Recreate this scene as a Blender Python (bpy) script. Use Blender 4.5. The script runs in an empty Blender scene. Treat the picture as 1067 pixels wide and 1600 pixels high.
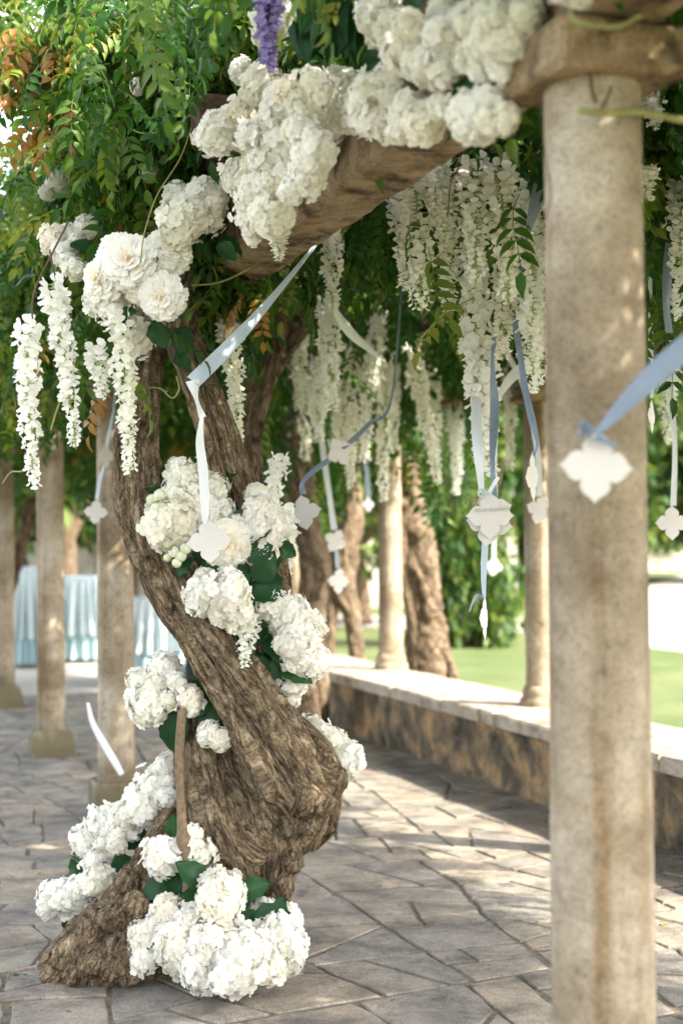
import bpy, math, random
import numpy as np
from mathutils import Vector, Matrix, Euler, Quaternion

random.seed(7)
RNG = np.random.default_rng(11)
scene = bpy.context.scene
COL = scene.collection
R = math.radians

# ------------------------------------------------------------------ camera
CAM_H = 1.62
FPX = 2250.0                       # focal length in photograph pixels (1067 x 1600)
cam_d = bpy.data.cameras.new('camera')
cam = bpy.data.objects.new('camera', cam_d)
COL.objects.link(cam)
CAM_ROT = Matrix.Rotation(R(90 + 1.27), 3, 'X') @ Matrix.Rotation(R(-0.5), 3, 'Z')
cam.location = (0, 0, CAM_H)
cam.rotation_euler = CAM_ROT.to_euler()
cam_d.sensor_fit = 'VERTICAL'
cam_d.sensor_height = 36.0
cam_d.lens = FPX / 1600 * 36.0
cam_d.clip_end = 2000
cam_d.dof.use_dof = True
cam_d.dof.focus_distance = 5.08
cam_d.dof.aperture_fstop = 1.85
scene.camera = cam

# ------------------------------------------------------------------ sky, sun, exposure
SUN_EL = 40.0
SUN_AZ = 116.0                     # clockwise from +Y
world = bpy.data.worlds.new('World')
scene.world = world
world.use_nodes = True
wn = world.node_tree
sky = wn.nodes.new('ShaderNodeTexSky')
sky.sky_type = 'NISHITA'
sky.sun_disc = False
sky.sun_elevation = R(SUN_EL)
sky.sun_rotation = R(SUN_AZ)
sky.air_density = 1.0
sky.dust_density = 2.5
sky.ozone_density = 1.0
bg = wn.nodes['Background']
bg.inputs['Strength'].default_value = 0.15
hsv = wn.nodes.new('ShaderNodeHueSaturation')   # thin milky haze: the sky in the picture is nearly white
hsv.inputs['Saturation'].default_value = 0.38
wn.links.new(sky.outputs[0], hsv.inputs['Color'])
wn.links.new(hsv.outputs[0], bg.inputs[0])
sun_d = bpy.data.lights.new('sun', 'SUN')
sun_d.energy = 2.7
sun_d.angle = R(0.6)
sun_d.color = (1.0, 0.93, 0.82)
sun = bpy.data.objects.new('sun', sun_d)
COL.objects.link(sun)
_sd = Vector((math.sin(R(SUN_AZ)) * math.cos(R(SUN_EL)), math.cos(R(SUN_AZ)) * math.cos(R(SUN_EL)), math.sin(R(SUN_EL))))
sun.rotation_euler = _sd.to_track_quat('Z', 'Y').to_euler()
sun.location = (0, 0, 30)
scene.view_settings.view_transform = 'Standard'
scene.view_settings.look = 'None'
scene.view_settings.exposure = 2.65
scene.view_settings.gamma = 1.0
scene.view_settings.use_curve_mapping = False
scene.render.engine = 'CYCLES'
scene.cycles.max_bounces = 8
scene.cycles.diffuse_bounces = 3
scene.cycles.transmission_bounces = 6
scene.cycles.transparent_max_bounces = 6
scene.cycles.use_denoising = True

# ------------------------------------------------------------------ places
def ray(px, py):
    d = CAM_ROT @ Vector(((px - 533.5) / FPX, -(py - 800) / FPX, -1.0))
    return d
def P(px, py, Z):
    """point at distance Z in front of the camera seen at photograph pixel px, py"""
    d = ray(px, py)
    return Vector((0, 0, CAM_H)) + d * (Z / d.y)
def G(px, py, z=0.0):
    d = ray(px, py)
    return Vector((0, 0, CAM_H)) + d * ((z - CAM_H) / d.z)
def S(r, Z):
    return r * Z / FPX

def ZA(px, a):
    """distance at which the line of sight px meets the vertical plane a metres across from the column row"""
    m = (px - 533.5) / FPX
    # O + a*V + b*U on the ray x = m*y
    b = (m * (O[1] + a * VY) - (O[0] + a * VX)) / (UX - m * UY)
    return O[1] + a * VY + b * UY
UX, UY = -0.325, 0.9457             # along the colonnade
VX, VY = 0.9457, 0.325              # across the colonnade, towards the low wall
O = (-0.40, 5.80)
def W(a, b, z=0.0):
    return Vector((O[0] + a * VX + b * UX, O[1] + a * VY + b * UY, z))
ROWANG = math.atan2(VY, VX)

# ------------------------------------------------------------------ noise in numpy
def _hash(ix, iy, iz, seed):
    h = (ix.astype(np.int64) * 374761393 + iy.astype(np.int64) * 668265263 + iz.astype(np.int64) * 2147483647 + seed * 974711) & 0x7fffffff
    h = (h ^ (h >> 13)) * 1274126177 & 0x7fffffff
    h = (h ^ (h >> 16)) * 668265263 & 0x7fffffff
    h = h ^ (h >> 15)
    return (h & 0xffff) / 65535.0
def vnoise(p, seed=0):
    p = np.asarray(p, float)
    i = np.floor(p).astype(np.int64)
    f = p - i
    f = f * f * (3 - 2 * f)
    out = 0
    for dx in (0, 1):
        wx = f[:, 0] if dx else 1 - f[:, 0]
        for dy in (0, 1):
            wy = f[:, 1] if dy else 1 - f[:, 1]
            for dz in (0, 1):
                wz = f[:, 2] if dz else 1 - f[:, 2]
                out = out + wx * wy * wz * _hash(i[:, 0] + dx, i[:, 1] + dy, i[:, 2] + dz, seed)
    return out
def fbm(p, seed=0, oct=3):
    a, s, t = 0.5, 0, 0
    p = np.asarray(p, float)
    for k in range(oct):
        s = s + a * vnoise(p * (2 ** k), seed + k * 17)
        t += a
        a *= 0.5
    return s / t

# ------------------------------------------------------------------ mesh helpers
def mesh_np(name, verts, faces, mats=None, smooth=True, attrs=None, fmat=None):
    """faces: list of tuples or an (n,k) array"""
    me = bpy.data.meshes.new(name)
    verts = np.asarray(verts, np.float32)
    if isinstance(faces, np.ndarray):
        n, k = faces.shape
        me.vertices.add(len(verts))
        me.vertices.foreach_set('co', verts.ravel())
        me.loops.add(n * k)
        me.loops.foreach_set('vertex_index', faces.astype(np.int32).ravel())
        me.polygons.add(n)
        me.polygons.foreach_set('loop_start', np.arange(0, n * k, k, dtype=np.int32))
        me.polygons.foreach_set('loop_total', np.full(n, k, np.int32))
    else:
        me.from_pydata([tuple(map(float, v)) for v in verts], [], faces)
    if attrs:
        for an, av in attrs.items():
            av = np.asarray(av, np.float32)
            if av.ndim == 1:
                at = me.attributes.new(an, 'FLOAT', 'POINT')
                at.data.foreach_set('value', av)
            else:
                at = me.attributes.new(an, 'FLOAT_VECTOR', 'POINT')
                at.data.foreach_set('vector', av.ravel())
    if mats:
        for m in (mats if isinstance(mats, (list, tuple)) else [mats]):
            me.materials.append(m)
    if fmat is not None:
        me.polygons.foreach_set('material_index', np.asarray(fmat, np.int32))
    me.update(calc_edges=True)
    me.validate()
    if smooth:
        me.polygons.foreach_set('use_smooth', np.ones(len(me.polygons), bool))
    return me

def link(name, me, parent=None, loc=(0, 0, 0), rot=None, scale=None):
    o = bpy.data.objects.new(name, me)
    COL.objects.link(o)
    if parent is not None:
        o.parent = parent
        o.location = Vector(loc) - parent.location if parent.type == 'EMPTY' and parent.parent is None else Vector(loc)
    else:
        o.location = loc
    if rot is not None:
        o.rotation_euler = rot
    if scale is not None:
        o.scale = scale if hasattr(scale, '__len__') else (scale,) * 3
    return o
def tag(o, label=None, cat=None, group=None, kind=None):
    if label: o['label'] = label
    if cat: o['category'] = cat
    if group: o['group'] = group
    if kind: o['kind'] = kind
    return o
def thing(name, label, cat, loc=(0, 0, 0), group=None):
    o = bpy.data.objects.new(name, None)
    o.empty_display_size = 0.1
    COL.objects.link(o)
    o.location = loc
    return tag(o, label, cat, group)

class MB:
    def __init__(self): self.v, self.f, self.m = [], [], []
    def add(self, vs, fs, mi=0):
        n = len(self.v)
        self.v += [tuple(v) for v in vs]
        self.f += [tuple(i + n for i in f) for f in fs]
        self.m += [mi] * len(fs)
    def mesh(self, name, mats, smooth=False, attrs=None):
        return mesh_np(name, self.v, self.f, mats, smooth, attrs, self.m)

def catmull(pts, n):
    """pts (k,d) -> n samples along a smooth curve through them"""
    pts = np.asarray(pts, float)
    k = len(pts)
    p = np.vstack([2 * pts[0] - pts[1], pts, 2 * pts[-1] - pts[-2]])
    t = np.linspace(0, k - 1 - 1e-9, n)
    i = t.astype(int)
    f = (t - i)[:, None]
    p0, p1, p2, p3 = p[i], p[i + 1], p[i + 2], p[i + 3]
    return 0.5 * ((2 * p1) + (-p0 + p2) * f + (2 * p0 - 5 * p1 + 4 * p2 - p3) * f ** 2 + (-p0 + 3 * p1 - 3 * p2 + p3) * f ** 3)

def frames(c):
    t = np.gradient(c, axis=0)
    t /= np.linalg.norm(t, axis=1)[:, None] + 1e-12
    n = np.zeros_like(c)
    a = np.array([0, 0, 1.0]) if abs(t[0, 2]) < 0.8 else np.array([0, -1.0, 0])
    v = a - t[0] * np.dot(a, t[0])
    n[0] = v / np.linalg.norm(v)
    for i in range(1, len(c)):
        v = n[i - 1] - t[i] * np.dot(n[i - 1], t[i])
        n[i] = v / (np.linalg.norm(v) + 1e-12)
    b = np.cross(t, n)
    return t, n, b

def tube(pts, radii, nring=40, nseg=8, seed=0, flute=0.0, flute2=0.0, twist=0.0, rough=0.0, knots=0.0, cap=True, plain=False):
    """smooth tapering tube with lengthwise flutes; returns verts, quads, bark coordinates, depth attr"""
    q = catmull(np.hstack([np.asarray(pts, float), np.asarray(radii, float)[:, None]]), nring)
    c, r = q[:, :3], np.maximum(q[:, 3], 0.0008)
    t, n, b = frames(c)
    s = np.concatenate([[0], np.cumsum(np.linalg.norm(np.diff(c, axis=0), axis=1))])
    th = np.linspace(0, 2 * math.pi, nseg, endpoint=False)
    T, Sg = np.meshgrid(th, s)
    Rr = np.repeat(r[:, None], nseg, 1)
    wv = np.stack([np.cos(T).ravel() * 1.3 + seed, np.sin(T).ravel() * 1.3, Sg.ravel() * 5.0 + seed * 2], 1)
    warp = (fbm(wv, seed + 77, 2) - 0.5).reshape(T.shape) if (flute or flute2) else 0.0
    Tt = T + twist * Sg + warp * 1.1
    amp = 0.35 + 1.3 * np.clip(fbm(wv * 1.3 + 9, seed + 78, 2) - 0.25, 0, 1).reshape(T.shape) if flute2 else 1.0
    rad = Rr.copy()
    cav = np.zeros_like(rad)
    def grid(f, g, sd):
        return np.stack([np.cos(Tt).ravel() * f + sd, np.sin(Tt).ravel() * f - sd, Sg.ravel() * g + sd * 3.1], 1)
    if flute:
        h = fbm(grid(1.5, 1.6, seed + 3), seed, 2).reshape(T.shape)
        h = 1 - np.abs(2 * h - 1) * 1.7
        rad += Rr * flute * (h - 0.55) * 1.7
        cav += h - 0.5
    if flute2:
        h = fbm(grid(4.2, 5.0, seed + 9), seed + 5, 3).reshape(T.shape)
        h = 1 - np.abs(2 * h - 1) * 2.4
        rad += Rr * flute2 * (h - 0.5) * amp
        cav += (h - 0.5) * 0.9
        h = fbm(grid(10, 13.0, seed + 2), seed + 8, 3).reshape(T.shape)
        h = 1 - np.abs(2 * h - 1) * 2.6
        rad += Rr * flute2 * 0.40 * (h - 0.5) * amp
        h = fbm(grid(22, 26.0, seed + 6), seed + 12, 2).reshape(T.shape)
        h = 1 - np.abs(2 * h - 1) * 2.2
        rad += np.minimum(Rr, 0.12) * flute2 * 0.16 * (h - 0.5)
        cav += (h - 0.5) * 0.6
    co = c[:, None, :] + rad[:, :, None] * (np.cos(T)[:, :, None] * n[:, None, :] + np.sin(T)[:, :, None] * b[:, None, :])
    v = co.reshape(-1, 3)
    if rough or knots:
        nd = (np.cos(T)[:, :, None] * n[:, None, :] + np.sin(T)[:, :, None] * b[:, None, :]).reshape(-1, 3)
        d = 0
        if knots:
            k = fbm(v * 7.0 + seed, seed + 21, 3)
            d = d + knots * Rr.ravel() * (k - 0.5) * 2
            k2 = vnoise(v * 16.0 + seed, seed + 33)
            d = d - knots * 0.9 * Rr.ravel() * np.clip(k2 - 0.78, 0, 1) * 2.2
            cav = cav - (np.clip(k2 - 0.74, 0, 1) * 4).reshape(cav.shape)
        if rough:
            d = d + rough * (fbm(v * 55.0, seed + 40, 3) - 0.5) * 2
        v = v + nd * np.asarray(d)[:, None]
    i = np.arange(nring - 1)[:, None] * nseg
    j = np.arange(nseg)[None, :]
    j2 = (j + 1) % nseg
    f = np.stack([i + j, i + j2, i + nseg + j2, i + nseg + j], -1).reshape(-1, 4)
    bark = np.stack([np.cos(Tt).ravel() * np.maximum(Rr.ravel(), .02), np.sin(Tt).ravel() * np.maximum(Rr.ravel(), .02), Sg.ravel() + seed * 1.37], 1)
    if plain:
        bark = np.stack([v[:, 0] - 0.45 * v[:, 2], v[:, 1], v[:, 2] * 1.4], 1)      # burrs carry the grain of the wood around them
    cv = cav.ravel()
    if cap:
        k = len(v)
        v = np.vstack([v, c[0] - t[0] * r[0] * 0.5, c[-1] + t[-1] * r[-1] * 0.5])
        bark = np.vstack([bark, [0, 0, 0], [0, 0, s[-1]]])
        cv = np.concatenate([cv, [0, 0]])
        jj = np.arange(nseg)
        e = (nring - 1) * nseg
        f0 = np.stack([np.full(nseg, k), (jj + 1) % nseg, jj, jj], 1)
        f1 = np.stack([np.full(nseg, k + 1), e + jj, e + (jj + 1) % nseg, e + (jj + 1) % nseg], 1)
        caps = [tuple(x[:3]) for x in f0] + [tuple(x[:3]) for x in f1]
    else:
        caps = []
    return v, f, bark, cv, caps

def tubes_mesh(name, specs, mat):
    V, F, B, C = [], [], [], []
    n = 0
    for sp in specs:
        v, f, b, c, caps = tube(**sp)
        V.append(v); B.append(b); C.append(c)
        tri = np.concatenate([f[:, [0, 1, 2]], f[:, [0, 2, 3]]])
        if caps:
            tri = np.vstack([tri, np.asarray(caps)])
        F.append(tri + n)
        n += len(v)
    return mesh_np(name, np.vstack(V), np.vstack(F), mat, True, {'bark_co': np.vstack(B), 'cav': np.concatenate(C)})

# ------------------------------------------------------------------ materials
def new_mat(name):
    m = bpy.data.materials.new(name)
    m.use_nodes = True
    nt = m.node_tree
    b = nt.nodes['Principled BSDF']
    return m, nt, b
def N(nt, typ, **kw):
    n = nt.nodes.new(typ)
    for k, v in kw.items():
        if k.startswith('i_'):
            n.inputs[k[2:].replace('_', ' ')].default_value = v
        else:
            setattr(n, k, v)
    return n
def L(nt, a, b): nt.links.new(a, b)
def ramp(nt, src, stops, interp='LINEAR'):
    r = nt.nodes.new('ShaderNodeValToRGB')
    r.color_ramp.interpolation = interp
    el = r.color_ramp.elements
    while len(el) < len(stops): el.new(0.5)
    for e, (p, c) in zip(el, stops):
        e.position = p
        e.color = (c[0], c[1], c[2], 1) if len(c) == 3 else c
    L(nt, src, r.inputs[0])
    return r
def mixc(nt, fac, a, b, mode='MIX'):
    m = nt.nodes.new('ShaderNodeMix')
    m.data_type = 'RGBA'
    m.blend_type = mode
    for sock, val in ((m.inputs[0], fac), (m.inputs[6], a), (m.inputs[7], b)):
        if hasattr(val, 'is_output'): L(nt, val, sock)
        elif hasattr(val, '__len__'): sock.default_value = (val[0], val[1], val[2], 1)
        else: sock.default_value = val
    return m.outputs[2]
def noise(nt, vec, scale, detail=4, rough=0.55, dist=0.0):
    n = N(nt, 'ShaderNodeTexNoise')
    n.inputs['Scale'].default_value = scale
    n.inputs['Detail'].default_value = detail
    n.inputs['Roughness'].default_value = rough
    n.inputs['Distortion'].default_value = dist
    if vec is not None: L(nt, vec, n.inputs['Vector'])
    return n
def mapping(nt, vec, scale=(1, 1, 1), loc=(0, 0, 0)):
    m = N(nt, 'ShaderNodeMapping')
    m.inputs['Scale'].default_value = scale
    m.inputs['Location'].default_value = loc
    L(nt, vec, m.inputs['Vector'])
    return m.outputs[0]
def math_n(nt, op, a, b=None):
    m = N(nt, 'ShaderNodeMath', operation=op)
    for k, v in enumerate((a, b)):
        if v is None: continue
        if hasattr(v, 'is_output'): L(nt, v, m.inputs[k])
        else: m.inputs[k].default_value = v
    return m.outputs[0]
def bump(nt, height, strength, dist, prev=None):
    b = N(nt, 'ShaderNodeBump')
    b.inputs['Strength'].default_value = strength
    b.inputs['Distance'].default_value = dist
    L(nt, height, b.inputs['Height'])
    if prev is not None: L(nt, prev, b.inputs['Normal'])
    return b.outputs[0]
def attr(nt, name, out='Fac'):
    a = N(nt, 'ShaderNodeAttribute')
    a.attribute_name = name
    return a.outputs[out]
def objpos(nt):
    return N(nt, 'ShaderNodeTexCoord').outputs['Object']
def worldpos(nt):
    return N(nt, 'ShaderNodeNewGeometry').outputs['Position']
def thin(nt, bsdf, colour, fac):
    """leaf or petal: some of the light passes through"""
    t = N(nt, 'ShaderNodeBsdfTranslucent')
    if hasattr(colour, 'is_output'): L(nt, colour, t.inputs[0])
    else: t.inputs[0].default_value = (*colour, 1)
    mx = N(nt, 'ShaderNodeMixShader')
    mx.inputs[0].default_value = fac
    L(nt, bsdf.outputs[0], mx.inputs[1])
    L(nt, t.outputs[0], mx.inputs[2])
    L(nt, mx.outputs[0], nt.nodes['Material Output'].inputs['Surface'])

def mat_bark(name, light, dark, bumpk=1.0):
    m, nt, b = new_mat(name)
    bc = attr(nt, 'bark_co', 'Vector')
    v1 = mapping(nt, bc, (26, 26, 8))
    n1 = noise(nt, v1, 1.0, 7, 0.66, 1.6)
    v2 = mapping(nt, bc, (95, 95, 30))
    n2 = noise(nt, v2, 1.0, 5, 0.65, 1.2)
    n3 = noise(nt, worldpos(nt), 11.0, 5, 0.65)
    n4 = noise(nt, mapping(nt, bc, (210, 210, 95)), 1.0, 3, 0.7)
    mid = tuple((x + y) * 0.5 for x, y in zip(light, dark))
    c1 = ramp(nt, n1.outputs[0], [(0.37, dark), (0.455, mid), (0.54, light), (0.66, tuple(min(1, x * 1.5) for x in light))])  # bark's own tones, contrast raised to paint in lit ridges and shaded crevices
    c2 = mixc(nt, ramp(nt, n3.outputs[0], [(0.40, (0, 0, 0)), (0.66, (1, 1, 1))]).outputs[0], c1.outputs[0], (light[0] * 1.22, light[1] * 1.27, light[2] * 1.34), 'MIX')
    fac = math_n(nt, 'MULTIPLY', 0.55, 1.0)
    c2 = mixc(nt, 0.5, c1.outputs[0], c2)
    vo = N(nt, 'ShaderNodeTexVoronoi', feature='DISTANCE_TO_EDGE')
    vo.inputs['Scale'].default_value = 1.0
    dv = N(nt, 'ShaderNodeVectorMath', operation='ADD')
    L(nt, mapping(nt, bc, (34, 34, 7.5)), dv.inputs[0])
    sc_ = N(nt, 'ShaderNodeVectorMath', operation='SCALE'); sc_.inputs['Scale'].default_value = 1.3
    L(nt, noise(nt, mapping(nt, bc, (40, 40, 16)), 1.0, 4, 0.6).outputs[1], sc_.inputs[0])
    L(nt, sc_.outputs[0], dv.inputs[1])
    L(nt, dv.outputs[0], vo.inputs['Vector'])
    fiss = ramp(nt, vo.outputs[0], [(0.0, (0.18, 0.14, 0.10)), (0.07, (0.62, 0.58, 0.52)), (0.16, (1, 1, 1))])
    c2 = mixc(nt, 0.62, c2, fiss.outputs[0], 'MULTIPLY')
    crack = ramp(nt, n2.outputs[0], [(0.38, (0.16, 0.13, 0.10)), (0.49, (1, 1, 1))])
    c3 = mixc(nt, 0.4, c2, crack.outputs[0], 'MULTIPLY')
    grain = ramp(nt, n4.outputs[0], [(0.32, (0.42, 0.40, 0.37)), (0.52, (1.0, 1.0, 1.0)), (0.68, (1.45, 1.45, 1.42))])
    c3 = mixc(nt, 0.8, c3, grain.outputs[0], 'MULTIPLY')
    L(nt, c3, b.inputs['Base Color'])
    b.inputs['Roughness'].default_value = 0.9
    b.inputs['Specular IOR Level'].default_value = 0.2
    h = bump(nt, n1.outputs[0], 1.0 * bumpk, 0.045)
    h = bump(nt, fiss.outputs[0], 0.9 * bumpk, 0.008, h)
    h = bump(nt, n2.outputs[0], 0.8 * bumpk, 0.010, h)
    h = bump(nt, n4.outputs[0], 0.8 * bumpk, 0.004, h)
    L(nt, h, b.inputs['Normal'])
    return m

def mat_stone(name, base, dark, pale, scale=6.0, moss=None, moss_top=0.0, streak=True, bumpk=0.5, tone=False):
    m, nt, b = new_mat(name)
    wp = worldpos(nt)
    n1 = noise(nt, wp, scale, 6, 0.62, 0.3)
    n2 = noise(nt, wp, scale * 7, 5, 0.65)
    n3 = noise(nt, wp, 120, 4, 0.7)
    c = ramp(nt, n1.outputs[0], [(0.35, dark), (0.49, base), (0.65, pale)]).outputs[0]
    c = mixc(nt, 0.75, c, ramp(nt, n2.outputs[0], [(0.28, (0.55, 0.52, 0.47)), (0.48, (1, 1, 1)), (0.8, (1.14, 1.13, 1.10))]).outputs[0], 'MULTIPLY')
    if streak:
        sv = mapping(nt, wp, (9, 9, 0.55))
        n4 = noise(nt, sv, 1.0, 5, 0.6, 0.4)
        c = mixc(nt, 0.9, c, ramp(nt, n4.outputs[0], [(0.34, (0.58, 0.47, 0.32)), (0.50, (1, 1, 1)), (0.7, (1.08, 1.07, 1.05))]).outputs[0], 'MULTIPLY')
    if moss:
        sx = N(nt, 'ShaderNodeSeparateXYZ'); L(nt, wp, sx.inputs[0])
        hgt = math_n(nt, 'ADD', sx.outputs[2], math_n(nt, 'MULTIPLY', math_n(nt, 'SUBTRACT', n1.outputs[0], 0.5), 0.5))
        mm = N(nt, 'ShaderNodeMapRange')
        mm.inputs['From Min'].default_value = moss_top
        mm.inputs['From Max'].default_value = moss_top - 0.22
        L(nt, hgt, mm.inputs['Value'])
        c = mixc(nt, math_n(nt, 'MULTIPLY', mm.outputs[0], 0.92), c, moss)
    if tone:
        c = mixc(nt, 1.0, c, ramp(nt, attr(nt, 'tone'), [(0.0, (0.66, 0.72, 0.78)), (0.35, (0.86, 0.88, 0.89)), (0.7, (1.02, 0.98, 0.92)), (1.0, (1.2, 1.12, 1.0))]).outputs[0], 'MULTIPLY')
    speck = ramp(nt, n3.outputs[0], [(0.34, (0.52, 0.50, 0.47)), (0.5, (1, 1, 1)), (0.68, (1.25, 1.24, 1.2))]).outputs[0]
    c = mixc(nt, 0.75, c, speck, 'MULTIPLY')
    L(nt, c, b.inputs['Base Color'])
    b.inputs['Roughness'].default_value = 0.85
    b.inputs['Specular IOR Level'].default_value = 0.3
    h = bump(nt, n2.outputs[0], bumpk, 0.012)
    h = bump(nt, n3.outputs[0], bumpk, 0.003, h)
    L(nt, h, b.inputs['Normal'])
    return m

def mat_leaf(name, stops, trans=0.35, rough=0.45):
    m, nt, b = new_mat(name)
    t = attr(nt, 'tint')
    n1 = noise(nt, worldpos(nt), 3.0, 2)
    f = math_n(nt, 'ADD', t, math_n(nt, 'MULTIPLY', math_n(nt, 'SUBTRACT', n1.outputs[0], 0.5), 0.35))
    c = ramp(nt, f, stops).outputs[0]
    L(nt, c, b.inputs['Base Color'])
    b.inputs['Roughness'].default_value = rough
    b.inputs['Specular IOR Level'].default_value = 0.22
    c2 = mixc(nt, 1.0, c, (1.5, 1.55, 0.7), 'MULTIPLY')
    thin(nt, b, c2, trans)
    return m

def mat_petal(name, edge, centre, trans=0.3):
    m, nt, b = new_mat(name)
    t = attr(nt, 'tint')
    n1 = noise(nt, worldpos(nt), 60, 3)
    c = ramp(nt, t, [(0.0, centre), (0.45, edge), (1.0, edge)]).outputs[0]
    c = mixc(nt, 0.5, c, ramp(nt, n1.outputs[0], [(0.3, (0.9, 0.9, 0.87)), (0.6, (1, 1, 1))]).outputs[0], 'MULTIPLY')
    L(nt, c, b.inputs['Base Color'])
    b.inputs['Roughness'].default_value = 0.6
    b.inputs['Specular IOR Level'].default_value = 0.2
    ob = N(nt, 'ShaderNodeObjectInfo')
    c = mixc(nt, 1.0, c, ramp(nt, ob.outputs['Random'], [(0.0, (1, 1, 1)), (0.5, (1, 1, 0.985)), (0.75, (0.98, 0.985, 0.93)), (1.0, (1.0, 0.965, 0.905))]).outputs[0], 'MULTIPLY')
    L(nt, c, b.inputs['Base Color'])
    thin(nt, b, c, trans)
    return m

def mat_plain(name, colour, rough=0.6, var=0.15, scale=20.0, spec=0.3, trans=0.0, bumpk=0.0):
    m, nt, b = new_mat(name)
    n1 = noise(nt, worldpos(nt), scale, 4)
    lo = tuple(x * (1 - var) for x in colour)
    hi = tuple(min(1, x * (1 + var)) for x in colour)
    c = ramp(nt, n1.outputs[0], [(0.3, lo), (0.7, hi)]).outputs[0]
    L(nt, c, b.inputs['Base Color'])
    b.inputs['Roughness'].default_value = rough
    b.inputs['Specular IOR Level'].default_value = spec
    if bumpk:
        L(nt, bump(nt, n1.outputs[0], bumpk, 0.01), b.inputs['Normal'])
    if trans:
        thin(nt, b, c, trans)
    return m

M = {}
M['bark'] = mat_bark('bark', (0.335, 0.248, 0.152), (0.05, 0.034, 0.019))
M['bark_far'] = mat_bark('bark_far', (0.25, 0.18, 0.115), (0.07, 0.046, 0.028))
M['stem'] = mat_plain('stem_bark', (0.17, 0.12, 0.07), 0.8, 0.35, 60, bumpk=0.4)
M['tendril'] = mat_plain('tendril_green', (0.24, 0.24, 0.08), 0.6, 0.2)
M['twig'] = mat_plain('twig_brown', (0.10, 0.065, 0.04), 0.8, 0.2)
M['column'] = mat_stone('column_stone', (0.285, 0.23, 0.16), (0.185, 0.14, 0.088), (0.40, 0.34, 0.26), 3.0, (0.115, 0.098, 0.052), 0.42)
M['beam'] = mat_stone('beam_stone', (0.25, 0.172, 0.092), (0.05, 0.034, 0.018), (0.38, 0.285, 0.175), 8.0, streak=False, bumpk=0.9)
M['timber'] = mat_stone('timber_wood', (0.065, 0.040, 0.021), (0.022, 0.014, 0.008), (0.13, 0.085, 0.048), 9.0, streak=False, bumpk=0.8)
M['wall'] = mat_stone('wall_plaster', (0.12, 0.092, 0.056), (0.022, 0.02, 0.011), (0.36, 0.225, 0.11), 3.8, streak=False, bumpk=0.7)
M['coping'] = mat_stone('coping_stone', (0.33, 0.28, 0.22), (0.15, 0.12, 0.085), (0.42, 0.365, 0.295), 6.0, streak=False, bumpk=0.5)
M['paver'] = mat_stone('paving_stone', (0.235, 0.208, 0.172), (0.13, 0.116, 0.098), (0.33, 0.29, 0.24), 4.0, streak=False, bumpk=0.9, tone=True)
M['joint'] = mat_plain('joint_soil', (0.135, 0.112, 0.082), 0.95, 0.4, 30, bumpk=0.6)
M['gravel'] = mat_plain('pale_gravel', (0.37, 0.335, 0.285), 0.95, 0.12, 8, bumpk=0.3)
M['leaf'] = mat_leaf('wisteria_leaf', [(0.0, (0.012, 0.042, 0.007)), (0.35, (0.030, 0.092, 0.012)), (0.62, (0.125, 0.182, 0.028)), (0.80, (0.26, 0.27, 0.06)), (0.92, (0.30, 0.15, 0.04)), (1.0, (0.24, 0.11, 0.035))], 0.35)
M['dark_leaf'] = mat_leaf('hydrangea_leaf', [(0.0, (0.012, 0.045, 0.016)), (0.6, (0.02, 0.07, 0.022)), (1.0, (0.05, 0.12, 0.03))], 0.15, 0.4)
M['tree_leaf'] = mat_leaf('tree_leaf', [(0.0, (0.018, 0.05, 0.014)), (0.5, (0.055, 0.11, 0.024)), (1.0, (0.16, 0.19, 0.045))], 0.32)
M['petal'] = mat_petal('white_petal', (0.955, 0.93, 0.875), (0.88, 0.86, 0.68), 0.46)
M['cream'] = mat_petal('cream_petal', (0.93, 0.905, 0.85), (0.82, 0.58, 0.28), 0.40)
M['raceme'] = mat_petal('wisteria_petal', (0.95, 0.935, 0.88), (0.42, 0.52, 0.20), 0.45)
M['violet'] = mat_petal('violet_petal', (0.36, 0.30, 0.60), (0.20, 0.14, 0.42), 0.3)
M['bud'] = mat_petal('bud_petal', (0.76, 0.76, 0.58), (0.45, 0.55, 0.22), 0.2)
M['card'] = mat_plain('card_paper', (0.57, 0.535, 0.495), 0.75, 0.03, 12)
M['ink'] = mat_plain('ink', (0.40, 0.38, 0.37), 0.7, 0.05)
M['ribbon_white'] = mat_plain('white_ribbon', (0.74, 0.77, 0.76), 0.45, 0.04, 10, 0.4, 0.3)
M['ribbon_blue'] = mat_plain('blue_ribbon', (0.20, 0.25, 0.315), 0.4, 0.12, 14, 0.5, 0.25)
M['ribbon_sage'] = mat_plain('sage_ribbon', (0.33, 0.40, 0.39), 0.5, 0.08, 10, 0.3, 0.3)
M['ribbon_pale'] = mat_plain('pale_blue_ribbon', (0.50, 0.58, 0.66), 0.45, 0.08, 10, 0.4, 0.3)
M['cloth'] = mat_plain('table_cloth', (0.42, 0.57, 0.60), 0.6, 0.12, 3, 0.3, 0.15)
M['cloth_white'] = mat_plain('sheer_cloth', (0.58, 0.66, 0.67), 0.7, 0.05, 3, 0.3, 0.25)
M['pale_wall'] = mat_stone('garden_wall_stone', (0.52, 0.46, 0.38), (0.36, 0.30, 0.22), (0.62, 0.57, 0.48), 1.2, streak=False)

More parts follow.
